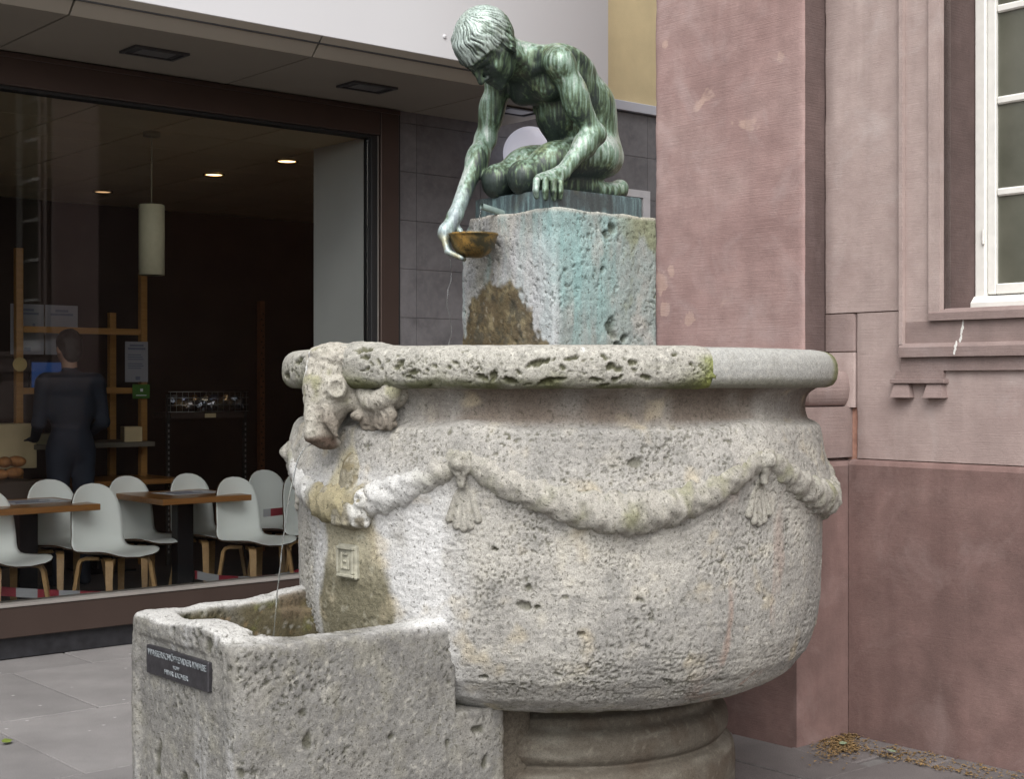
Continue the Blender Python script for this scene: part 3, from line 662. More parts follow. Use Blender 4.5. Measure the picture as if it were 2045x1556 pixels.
# ---- square stone block that carries the statue
def block():
    h = .0055; vo = Vol((-.28, -.28, 1.44), (.28, .28, 2.13), h)
    X = (np.arange(vo.n[0])*h+vo.lo[0])[:, None, None]; Y = (np.arange(vo.n[1])*h+vo.lo[1])[None, :, None]; Z = (np.arange(vo.n[2])*h+vo.lo[2])[None, None, :]
    r = .012; qx = np.abs(X)-.25+r; qy = np.abs(Y)-.25+r; d = np.minimum(np.maximum(qx, qy), 0)+np.sqrt(np.maximum(qx, 0)**2+np.maximum(qy, 0)**2)-r
    d = np.maximum(d, np.abs(Z-1.775)-.32)
    d = np.maximum(d, -(np.sqrt((X+.25)**2+(Y+.25)**2+(Z-2.10)**2)-.05))
    vo.v = np.broadcast_to(d, vo.n).astype(np.float32).copy()
    Vv, Ff = vo.mesh(); Vv = relax(Vv, Ff, 2); Nn = vnormals(Vv, Ff); x, y, z = Vv.T
    pv = fbm(Vv, 34, 3, 220); pit = vugs(Vv, (50, 50, 62), 6, 660, .009, .30)
    for (yy, z0, rr) in ((.02, 1.70, .022), (.035, 1.67, .016), (.05, 1.63, .020), (.085, 1.66, .012), (.03, 2.04, .016), (.0, 2.02, .012), (-.02, 1.90, .010)):
        pit = pit+.02*sst(1.2, .6, np.hypot((y-yy)/rr, (z-z0)/(rr*1.2))+.8*fbm(Vv, 60, 2, 221))*sst(.2, .24, x)
    Vv = Vv+Nn*(.0026*fbm(Vv, 55, 4, 222)+.009*fbm(Vv, 8, 3, 223)-pit)[:, None]
    c = stonecol(Vv, 224, (.33, .325, .305)); lo = fbm(Vv, (9, 9, 4), 4, 226); mi = fbm(Vv, 16, 4, 227); stz = fbm(Vv, (22, 22, 2.2), 4, 228)
    tq = sst(-.05, .35, stz+.45*lo); right = sst(.2, .24, x)
    c = mixc(c, (.215, .275, .268), right*.6*sst(-.45, .1, lo+.4*mi))
    c = mixc(c, (.225, .345, .335), tq*.55*sst(1.55, 1.7, z)*(1-right*sst(-.06, .18, y)*.8))
    c = mixc(c, (.36, .37, .39), sst(.0, .35, -lo)*(1-right)*.6)
    # copper wash running down below the bronze on the front corner
    c = mixc(c, (.27, .45, .45), sst(.18, .0, np.abs(x-.22)+.5*np.abs(y+.17)-.08*lo)*sst(1.66, 1.85, z)*.55)
    c = mixc(c, (.19, .19, .085), sst(.05, .35, lo+.3*mi+.5*sst(1.9, 2.08, z)*sst(-.05, .2, y)-.1)*right*sst(.0, .16, y)*.65)
    # limescale tongue and brown algae on the wet face
    front = sst(-.2, -.24, y)
    wl = sst(.10, -.02, np.abs(x-.13-.35*(2.0-z)*.35)-.05-.10*(2.05-z)+.05*mi)*front; c = mixc(c, (.52, .525, .54), wl*sst(2.08, 1.9, z)*.6)
    bz = 1.78+.09*np.cos((x+.04)*10)-.10*sst(.10, .25, x)-.06*sst(-.19, -.24, x)+.10*mi+.07*lo+.04*fbm(Vv, 40, 3, 231); al_ = sst(.02, -.02, z-bz)*front
    bc = mixc(np.tile(np.array([.09, .063, .026], np.float32), (len(Vv), 1)), (.20, .16, .085), sst(0, .4, mi)); bc = mixc(bc, (.04, .034, .02), sst(.0, .3, fbm(Vv, 30, 3, 229))*.8); bc = mixc(bc, (.27, .24, .18), sst(.25, .45, fbm(Vv, 45, 3, 230))*.6)
    c = c*(1-al_[:, None]*.93)+bc*al_[:, None]*.93
    c = mixc(c, (.07, .075, .04), np.clip(pit/.014, 0, 1)*.6)
    c = mixc(c, (.46, .43, .38), sst(2.078, 2.092, z)*.6)
    return mesh_obj('block', Vv, Ff, M_STONE, fountain, True, c)
block()
M_PIPE = plain('grey_green_pipe', (.28, .36, .34), .45, .4, .2, 30)
bm = bmesh.new(); pp = [Vector((-.045, -.20, 2.098)), Vector((-.05, -.315, 2.120))]
add_tube(bm, pp, .0115, 16, False); add_tube(bm, pp, .0085, 16, False)
bm_obj('spout_pipe', bm, M_PIPE, fountain, True)
# ---- running water
def stream(name, pts, rad, label):
    bm = bmesh.new(); rnd = random.Random(len(pts)); n = len(pts)
    add_tube(bm, pts, [rad*(.5+1.0*rnd.random()) if rad > .002 else rad*(.8+.3*rnd.random()) for _ in pts], 8)
    o_ = bm_obj(name, bm, M_WATER, None, True); o_.location = C0; o_.rotation_euler = (0, 0, FR); return tag(o_, label, None, None, 'structure')
stream('water_stream', [(-.012+.0015*math.sin(i*.9), -1.035-.22*math.sqrt(i/40)*.62-.02*i/40, 1.312-.80*(i/40)**1.3) for i in range(41)], .0021, 'thin jet of water falling from the ram mouth into the trough')
stream('water_stream', [(-.05+.001*math.sin(i*2), -.317-.012*math.sqrt(i/24), 2.113-.105*(i/24)) for i in range(25)], .0018, 'thin thread of water from the small pipe into the bronze bowl')
stream('water_stream', [(-.105+.002*math.sin(i*1.3), -.415+.01*math.sin(i*.4), 1.94-.38*(i/30)) for i in range(31)], .0013, 'thin thread of water dripping from the bronze bowl')
# ------------------------------------------------------------------ bronze boy kneeling on the block
statue = empty('bronze_statue', C0+Vector((0, 0, 2.09)), FR, 'green patinated bronze boy kneeling on the stone block, holding a bowl', 'statue')
ZB = 2.09
def Q(L, F, Z): return np.array((L, -F, Z-ZB), np.float32)
def figure():
    lo = Q(-.31, .51, 1.90); hi = Q(.31, -.34, 2.83); h = .0038
    lo, hi = np.minimum(lo, hi), np.maximum(lo, hi)
    T = Vol(lo, hi, h)
    ax = lambda F, Z: np.array((0, -F, Z), np.float32)/math.hypot(F, Z)
    e1 = np.array((1., 0, 0), np.float32)
    T.ell(Q(0, -.145, 2.360), (.118, .100, .095), None, .03)
    for sg in (1, -1): T.ell(Q(.060*sg, -.160, 2.325), (.074, .084, .075), None, .03)
    T.ell(Q(0, -.148, 2.44), (.105, .088, .11), None, .03)
    a1 = ax(.55, .83); T.ell(Q(0, -.095, 2.53), (.122, .095, .12), (e1, ax(.83, -.55), a1), .03)
    a2 = ax(.8, .6); T.ell(Q(0, .005, 2.592), (.134, .106, .13), (e1, ax(.6, -.8), a2), .03)
    T.ell(Q(0, .095, 2.605), (.125, .085, .083), None, .03)
    T.ell(Q(0, .065, 2.645), (.115, .105, .050), None, .04); T.ell(Q(0, -.150, 2.505), (.108, .085, .11), None, .04)
    T.ell(Q(0, -.065, 2.415), (.095, .085, .09), None, .03); T.ell(Q(0, -.005, 2.47), (.098, .075, .085), None, .04)
    for sg in (1, -1):
        T.ell(Q(.066*sg, .110, 2.545), (.060, .040, .046), None, .035)              # chest
        T.ell(Q(.082*sg, .010, 2.654), (.055, .09, .030), (e1, ax(.93, .36), ax(-.36, .93)), .035)   # shoulder blade
        T.cap(Q(.02*sg, .165, 2.645), Q(.130*sg, .125, 2.640), .042, .038, .035)   # trapezius
        T.cap(Q(.02*sg, .175, 2.590), Q(.13*sg, .165, 2.605), .013, .013, .02)     # collar bone
        for i in range(4): T.cap(Q(.116*sg, .035-.030*i, 2.560-.032*i), Q(.085*sg, .065-.030*i, 2.520-.026*i), .010, .007, .022)   # ribs
        T.cap(Q(.035*sg, -.215, 2.38), Q(.05*sg, -.06, 2.63), .036, .042, .045)      # muscles along the spine
    T.cap(Q(0, -.255, 2.36), Q(0, -.225, 2.47), .008, .008, .02, True); T.cap(Q(0, -.215, 2.50), Q(0, -.10, 2.665), .007, .007, .02, True)
    T.cap(Q(0, -.275, 2.345), Q(0, -.25, 2.22), .010, .014, .012, True)            # cleft
    T.cap(Q(.125, -.16, 2.425), Q(.085, -.235, 2.432), .004, .003, .006, True)     # fold at the waist
    T.cap(Q(0, .13, 2.632), Q(0, .27, 2.665), .062, .056, .03)                     # neck
    T.cap(Q(.05, .17, 2.60), Q(.055, .28, 2.655), .016, .014, .02)
    # head: N out of the face, U to the crown
    th = R(60); Nn = np.array((0, -math.cos(th), -math.sin(th)), np.float32); U = np.array((0, -math.sin(th), math.cos(th)), np.float32); Sx = np.array((1., 0, 0), np.float32)
    Hc = Q(0, .335, 2.672); hp = lambda s_, n_, u_: Hc+Sx*s_+Nn*n_+U*u_
    Hd = T.part(Q(-.15, .14, 2.44), Q(.15, .51, 2.83)); A3 = (Sx, Nn, U)
    Hd.ell(hp(0, -.008, .015), (.088, .108, .100), A3, .02)
    Hd.ell(hp(0, .035, -.04), (.068, .066, .088), A3, .03)
    Hd.ell(hp(0, .042, -.085), (.050, .050, .050), A3, .03)
    Hd.ell(hp(0, .088, -.118), (.022, .017, .018), A3, .02)      # chin
    for sg in (1, -1):
        Hd.ell(hp(.046*sg, .070, -.046), (.024, .022, .024), A3, .02)                          # cheek
        Hd.cap(hp(.010*sg, .100, .006), hp(.054*sg, .080, .004), .011, .010, .012)             # brow
        Hd.ell(hp(.033*sg, .103, -.019), (.018, .016, .012), A3, .010, True)                   # eye socket
        Hd.ell(hp(.033*sg, .084, -.020), (.014, .012, .011), A3, .004); Hd.cap(hp(.021*sg, .094, -.022), hp(.045*sg, .089, -.022), .004, .004, .003)
        Hd.ell(hp(.013*sg, .108, -.054), (.009, .010, .008), A3, .006)                         # nostril wing
        Hd.ell(hp(.083*sg, -.012, -.030), (.013, .023, .034), A3, .006); Hd.ell(hp(.098*sg, -.008, -.027), (.010, .012, .019), A3, .004, True)   # ear
        Hd.cap(hp(.085*sg, -.028, -.008), hp(.090*sg, -.006, .002), .006, .006, .004); Hd.ell(hp(.083*sg, -.004, -.062), (.008, .009, .010), A3, .005)
    Hd.cap(hp(0, .100, .002), hp(0, .126, -.046), .0095, .0125, .010)                          # nose
    Hd.cap(hp(-.018, .098, -.080), hp(.018, .098, -.080), .0075, .0075, .006); Hd.cap(hp(-.015, .096, -.093), hp(.015, .096, -.093), .008, .008, .006)
    Hd.cap(hp(-.024, .106, -.0865), hp(.024, .106, -.0865), .003, .003, .003, True)
    # hair cap with a fringe
    Ha = Hd.part(Hd.lo, Hd.lo+(Hd.n-1)*h); Ha.ell(hp(0, -.010, .020), (.096, .116, .108), A3, .01)
    for i, (a, b) in enumerate(((-.07, .05), (-.045, .075), (-.015, .088), (.015, .09), (.045, .078), (.07, .055))):
        Ha.cap(hp(a*.8, b-.02, .075), hp(a, b+.012, .022), .024, .013, .012)
    X = (np.arange(Ha.n[0])*h+Ha.lo[0])[:, None, None]-Hc[0]; Y = (np.arange(Ha.n[1])*h+Ha.lo[1])[None, :, None]-Hc[1]; Z = (np.arange(Ha.n[2])*h+Ha.lo[2])[None, None, :]-Hc[2]
    n_ = Y*Nn[1]+Z*Nn[2]; u_ = Y*U[1]+Z*U[2]; cut = np.maximum(n_*.86-u_*.62-.042, -u_-.07-.0*X); cut = np.minimum(cut, np.maximum(n_-.14, .018-u_))
    cut = np.maximum(cut, np.minimum(np.minimum(np.abs(X)-.055, n_+.038), .004-u_)*np.ones_like(X))      # bare round the ears
    Ha.v = np.maximum(Ha.v, cut.astype(np.float32)); Hd.merge(Ha, .006); T.merge(Hd, .018)
    # legs
    G = T.part(Q(-.22, -.34, 2.12), Q(.22, .30, 2.45))
    for sg, kn in ((1, (.04, .195)), (-1, (-.095, .200))):
        hip = Q(.076*sg, -.115, 2.325); knee = Q(kn[0], kn[1], 2.228); g2 = G.part(G.lo, G.lo+(G.n-1)*h)
        g2.cap(hip, knee, .086, .056, .02); mid = (hip+knee)/2+np.array((0, 0, .012), np.float32); g2.ell(mid, (.075, .12, .076), None, .03)
        g2.ell(knee+np.array((0, -.012, -.012), np.float32), (.050, .050, .058), None, .02)
        cal = Q(kn[0]+.02*sg, .02, 2.205); ank = Q(.075*sg, -.185, 2.200)
        g2.cap(Q(kn[0], kn[1]-.02, 2.205), cal, .042, .052, .02); g2.cap(cal, ank, .052, .031, .02)
        g2.cap(ank, Q(.07*sg, -.238, 2.218), .033, .034, .015); g2.cap(Q(.07*sg, -.235, 2.205), Q(.055*sg, -.21, 2.185), .030, .022, .01)
        G.merge(g2, .008)
    T.merge(G, .016)
    # left arm, hand resting on the edge of the base
    A = T.part(Q(.06, -.08, 2.05), Q(.31, .33, 2.72)); sh_ = Q(.162, .14, 2.608); el = Q(.195, .012, 2.372); wr = Q(.192, .160, 2.222)
    A.ell(sh_, (.050, .054, .054), None, .03); A.cap(sh_, el, .046, .034, .02); A.ell((sh_+el)/2+np.array((-.0, -.012, .0), np.float32), (.036, .039, .07), None, .04)
    A.ell(el+np.array((.004, .012, .0), np.float32), (.034, .032, .034), None, .02)
    A.cap(el, wr, .037, .0255, .02); A.ell(el*.72+wr*.28, (.036, .039, .045), None, .03)
    kn = [(.212, .190, 2.196), (.208, .213, 2.201), (.200, .236, 2.202), (.186, .256, 2.199)]
    for (L, F, Z) in kn: A.cap(wr, Q(L, F, Z), .024, .0155, .012)
    Fi = A.part(A.lo, A.lo+(A.n-1)*h)
    for i, (L, F, Z) in enumerate(kn):
        ln = (.052, .062, .064, .056)[i]; ox = (.030, .034, .034, .030)[i]; f2 = Fi
        b_ = Q(L+ox*.8, F+.016+.006*i, Z-.014); c_ = Q(L+ox, F+.022+.007*i, Z-.014-ln*.62); e_ = Q(L+ox-.004, F+.018+.006*i, Z-.014-ln)
        f2.chain([Q(L, F, Z), b_, c_, e_], [.0135, .0125, .0115, .0095], .003)
    Fi.chain([Q(.178, .185, 2.208), Q(.172, .228, 2.194), Q(.182, .256, 2.182)], [.017, .013, .010], .004)
    A.merge(Fi, .004); T.merge(A, .03)
    # right arm reaching down to the bowl
    A = T.part(Q(-.31, .04, 1.90), Q(-.02, .51, 2.70)); sh_ = Q(-.150, .148, 2.59); el = Q(-.192, .182, 2.385); wr = Q(-.118, .378, 2.090)
    A.ell(sh_, (.052, .055, .055), None, .02); A.cap(sh_, el, .047, .036, .02); A.ell((sh_+el)/2+np.array((0, -.012, 0), np.float32), (.037, .040, .06), None, .03)
    A.cap(el, wr, .038, .0255, .02); A.ell(el*.72+wr*.28, (.036, .037, .055), None, .03)
    pa = Q(-.118, .420, 2.025); A.cap(wr, pa, .026, .026, .015); A.ell(pa, (.022, .030, .036), None, .012)
    Fi = A.part(A.lo, A.lo+(A.n-1)*h)
    for i in range(4):
        t_ = i/3; st = Q(-.128+.022*t_, .408+.028*t_, 1.998+.004*t_)
        m_ = Q(-.118+.03*t_, .402+.034*t_, 1.958); e_ = Q(-.075+.03*t_, .372+.036*t_, 1.934)
        Fi.chain([pa, st, m_, e_], [.014, .0115, .011, .0085], .004)
    Fi.chain([Q(-.122, .385, 2.06), Q(-.102, .372, 2.035), Q(-.088, .374, 2.022)], [.014, .012, .009], .004)
    A.merge(Fi, .005); T.merge(A, .012)
    V, F = T.mesh(); V = relax(V, F, 4, .5); N = vnormals(V, F)
    # hair locks
    d = V-Hc; s_ = d[:, 0]; n_ = d@Nn; u_ = d@U
    rad = np.sqrt((s_/.096)**2+((n_+.01)/.116)**2+((u_-.02)/.108)**2)
    hair = sst(.93, .97, rad)*sst(-.085, -.06, u_)*np.clip(sst(.05, .02, n_*.86-u_*.62)+sst(.02, .03, u_), 0, 1)*sst(.17, .14, np.abs(d).max(1))
    ang = np.arctan2(s_, n_+.03); wv = perlin(V*22, 5)
    lock = np.sin(ang*64+wv*7+u_*50)*.55+np.sin(ang*30+perlin(V*16, 6)*7+u_*80)*.6+np.sin(ang*9+perlin(V*9, 8)*5)*.35
    V = V+N*(hair*lock*.0019+.0008*fbm(V, 40, 3, 300))[:, None]; N = vnormals(V, F)
    # patina: dark bronze with pale green and bluish run-off streaks
    W = V+np.array((0, 0, 0), np.float32)
    st = fbm(W, (95, 95, 4), 4, 301); st2 = fbm(W, (28, 28, 3.2), 4, 302); lo_ = fbm(W, 7, 4, 303); up = N[:, 2]
    c = np.tile(np.array([.028, .040, .036], np.float32), (len(V), 1)); c = mixc(c, (.06, .055, .035), sst(0, .4, lo_)*.7)
    z = V[:, 2]+ZB; Fw = -V[:, 1]; body = sst(2.30, 2.46, z)
    arms = sst(.128, .15, np.abs(V[:, 0]))*sst(2.65, 2.6, z); armR = sst(.28, .34, Fw)*sst(2.5, 2.4, z); back = sst(.0, -.2, Fw)*sst(2.22, 2.4, z)
    expo = up*.40+.85*st+.30*st2+.5*lo_+.27+.20*arms+.28*armR+.28*back-.20*sst(2.40, 2.30, z)*(1-arms)*sst(-.12, -.02, Fw)
    c = mixc(c, (.095, .14, .078), sst(-.02, .32, expo)*.85); c = mixc(c, (.22, .325, .26), sst(.25, .62, expo)*.85); c = mixc(c, (.42, .47, .44), sst(.58, .95, expo)*.85)
    c = mixc(c, (.20, .215, .08), sst(.15, .45, fbm(W, (18, 18, 7), 3, 304))*sst(0, .5, expo)*.45)
    hb = hair*sst(-.1, .35, n_*-.2+u_*4+.6*fbm(W, 14, 3, 305)+.1*lock); c = mixc(c, (.44, .52, .49), hb*.85*sst(-.6, .3, lock+.3)); c = mixc(c, (.03, .04, .036), hair*sst(-.2, -.8, lock)*.75)
    c = mixc(c, (.36, .42, .46), armR*sst(2.28, 2.1, z)*sst(-.3, .3, st2+.2)*.65)
    c = mixc(c, (.30, .25, .11), sst(2.04, 1.99, z)*sst(-.2, .3, fbm(W, 30, 3, 306))*.6)
    return mesh_obj('body', V, F, M_BRONZE, statue, True, c)
figure()
# bronze base plate with rounded corners
bm = bmesh.new(); add_box(bm, (-.222, -.222, -.02), (.222, .222, .075))
ve = [e for e in bm.edges if abs(e.verts[0].co.z-e.verts[1].co.z) > .05]; bmesh.ops.bevel(bm, geom=ve, offset=.035, segments=5, affect='EDGES', profile=.5)
bmesh.ops.subdivide_edges(bm, edges=bm.edges[:], cuts=1)
te = [e for e in bm.edges if min(v.co.z for v in e.verts) > .0749 and len(e.link_faces) == 2 and abs(e.calc_face_angle(0)) > 1]
bmesh.ops.bevel(bm, geom=te, offset=.004, segments=2, affect='EDGES')
def basemat():
    n = NT('bronze_base'); st = n.noise(1, 4, .65, n.co((55, 55, 5))); lo = n.noise(7, 4, .6); f = n.noise(140, 3)
    c = n.ramp(st, [(.3, (.05, .065, .075)), (.5, (.10, .14, .15)), (.72, (.24, .37, .38))])
    c = n.mix(n.ramp(lo, [(.45, 0.0), (.65, .8)]), c, (.055, .06, .06)); c = n.mix(n.ramp(n.noise(4, 3), [(.6, 0.0), (.7, .6)]), c, (.19, .18, .10))
    n.base(n.mix(1.0, c, n.ramp(f, [(.3, .8), (.7, 1.15)]), 'MULTIPLY')); n.set(metallic=.3, roughness=.48); n.bump(st, .15, .004); return n.m
bm_obj('base', bm, basemat(), statue)
# bowl
prof = [(.001, -.152), (.03, -.150), (.055, -.137), (.072, -.115), (.081, -.085), (.0835, -.076), (.087, -.074), (.087, -.068), (.082, -.068), (.078, -.080), (.068, -.108), (.05, -.130), (.02, -.142), (.001, -.143)]
bw = lathe('bowl', prof, M_BOWL, statue, 56, (-.05, -.352)); bw['label'] = 'small shallow bowl of worn golden bronze'
# ------------------------------------------------------------------ red sandstone building on the right (x along wall, -y outwards)
sand = empty('sandstone_building', K0, FR, 'pink sandstone building with a broad pilaster and white barred window', 'building')
TOPZ = 8.0
def stone(lo, hi, mat=MS_WALL, bev=.004, name='stone_block', seg=2): return box(name, lo, hi, mat, sand, bev, seg)
# core behind the facing, ends at the building's corner; opening left for the windows
WINS = [(.451, 1.60), (3.05, 4.20)]
def core():
    lst = []; xs = [-1.02]
    for a, b in WINS: lst.append(((xs[-1], .02, 0), (a-.02, 4.0, TOPZ))); lst.append(((a-.02, .02, 0), (b+.02, 4.0, 1.76))); lst.append(((a-.02, .02, 4.35), (b+.02, 4.0, TOPZ))); lst.append(((a-.02, .45, 1.76), (b+.02, 4.0, 4.35))); xs.append(b+.02)
    lst.append(((xs[-1], .02, 0), (9.0, 4.0, TOPZ)))
    for a, b in lst: box('wall_core', a, b, M_MORTAR, sand)
core()
# shaft of the pilaster: one tall dressed stone (with a second above)
def rough_slab(lo, hi, mat, name, amp=.004, seed=0, step=.035):
    """dressed stone with slightly worn arrises: front (-y) and both sides are gridded"""
    x0, y0, z0 = lo; x1, y1, z1 = hi
    r = .01; pr = [(x0, y1), (x0, y0+r), (x0+r*.3, y0+r*.3), (x0+r, y0)]
    n = max(int((x1-x0)/step), 2); pr += [(x0+r+(x1-x0-2*r)*i/n, y0) for i in range(1, n)]
    pr += [(x1-r, y0), (x1-r*.3, y0+r*.3), (x1, y0+r), (x1, y0+(y1-y0)*.5), (x1, y1)]
    zs = np.linspace(z0, z1, max(int((z1-z0)/step), 2)+1); P = np.array([(p[0], p[1], z) for p in pr for z in zs], np.float32)
    m, k = len(pr), len(zs); I, J = np.meshgrid(np.arange(m-1), np.arange(k-1), indexing='ij')
    F = np.stack([I*k+J, (I+1)*k+J, (I+1)*k+J+1, I*k+J+1], -1).reshape(-1, 4)
    W = P+np.array((seed*3.1, 0, 0), np.float32); d = amp*fbm(W, 9, 4, 400+seed)
    edge = np.clip(np.maximum(sst(x0+.03, x0, P[:, 0]), sst(x1-.03, x1, P[:, 0]))*sst(y0+.03, y0, P[:, 1]), 0, 1)
    chip = edge*np.clip(fbm(W, (30, 30, 9), 4, 410+seed)-.05, 0, 1)*.012
    P[:, 1] += d+chip; P[:, 0] += np.where(P[:, 0] > (x0+x1)/2, -chip, chip)*.7
    ob = mesh_obj(name, P, F, [mat, MS_DARK], sand, False); nr = [0.0]*(3*len(ob.data.polygons)); ob.data.polygons.foreach_get('normal', nr)
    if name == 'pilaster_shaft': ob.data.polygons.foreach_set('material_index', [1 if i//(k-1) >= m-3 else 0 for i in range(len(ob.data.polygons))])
    return ob
rough_slab((-1.025, -.138, 1.40), (-.1445, .3, 5.2), MS_UP, 'pilaster_shaft', .004, 1, .02)
stone((-1.025, -.138, 5.205), (-.1445, .3, TOPZ), MS_UP)
# base mouldings of the pilaster and its pedestal
def moulding(name, prof, x0, x1, front, mat):
    """profile (out, z) carried round the front and both sides"""
    bm = bmesh.new(); rings = []
    for (o_, z) in prof:
        rings.append([bm.verts.new(p) for p in ((x0-o_, .02, z), (x0-o_, front-o_, z), (x1+o_, front-o_, z), (x1+o_, .02, z))])
    for i in range(len(rings)-1):
        for k in range(3): bm.faces.new((rings[i][k], rings[i][k+1], rings[i+1][k+1], rings[i+1][k]))
    bm.faces.new(rings[-1]); bm.faces.new(rings[0][::-1]); return bm_obj(name, bm, mat, sand)
tor = [(.10+.036*math.cos(t_)-.0, 1.483+.075*math.sin(t_)) for t_ in np.linspace(-math.pi/2, math.pi/2, 14)]
moulding('pilaster_torus', tor, -1.025, -.1445, -.138, MS_SILL)
bead = [(.045+.018*math.cos(t_), 1.578+.018*math.sin(t_)) for t_ in np.linspace(-math.pi/2, math.pi/2, 8)]
moulding('pilaster_bead', bead, -1.025, -.1445, -.138, MS_SILL)
moulding('pedestal', [(0, 1.19), (0, 1.395), (.0, 1.405)], -1.165, -.008, -.325, MS_SILL)
moulding('pedestal_base', [(0, 0), (0, 1.12), (0, 1.155), (-.012, 1.172), (-.034, 1.180), (-.034, 1.184)], -1.17, .004, -.372, MS_BASE)
# facing stones of the wall, 5 mm joints
g = .0025
def face(x0, x1, z0, z1, mat=MS_WALL, out=0.0, seed=0): return rough_slab((x0+g, -out, z0+g), (x1-g, .06, z1-g), mat, 'stone_block', .002, seed, .05)
face(-.1445, .262, 1.805, 5.2, seed=2); face(-.1445, .021, 1.64, 1.805, MS_SILL, seed=3); face(-.1445, .021, 1.40, 1.64, seed=4)
rough_slab((.021+g, 0, 1.184+g), (1.787, .06, 1.63), MS_WALL, 'stone_block', .002, 5, .05); rough_slab((.021+g, 0, 1.63), (.262, .06, 1.805-g), MS_WALL, 'stone_block', .0, 5, .05)
face(1.79, 2.86, 1.184, 1.805, seed=7); face(1.79, 2.86, 1.805, 3.1, seed=8); face(1.79, 2.86, 3.1, 5.2, seed=9)
face(2.86, 4.40, 1.184, 1.628, seed=10); face(4.40, 6.2, 1.184, 3.0, seed=11); face(4.40, 6.2, 3.0, 5.2, seed=12); face(6.2, 9.0, 1.184, 5.2, seed=13)
for i, (a, b) in enumerate(((-.1445, 2.2), (2.2, 5.0), (5.0, 9.0))): face(a, b, 5.2, TOPZ, seed=20+i)
face(.262, 1.79, 4.62, 5.2, seed=24); face(2.86, 4.40, 4.62, 5.2, seed=25)
# battered base course with a weathered top edge
def course(x0, x1, z0, z1, seed):
    bm = bmesh.new(); add_prism(bm, [(-.03, z0), (-.03, z1-.024), (-.022, z1-.010), (.0, z1-.0015), (.05, z1-.0015), (.05, z0)], 'x', x0+g, x1-g)
    return bm_obj('base_stone', bm, MS_BASE, sand)
course(.006, 2.4, 0.0, 1.184, 0); course(2.4, 5.6, 0.0, 1.184, 1); course(5.6, 9.0, 0, 1.184, 2)
prism('base_stone', [(-.1445, 0), (.006, 0), (.006, 1.18), (-.1445, 1.18)], 'y', .0, .05, MS_BASE, sand)
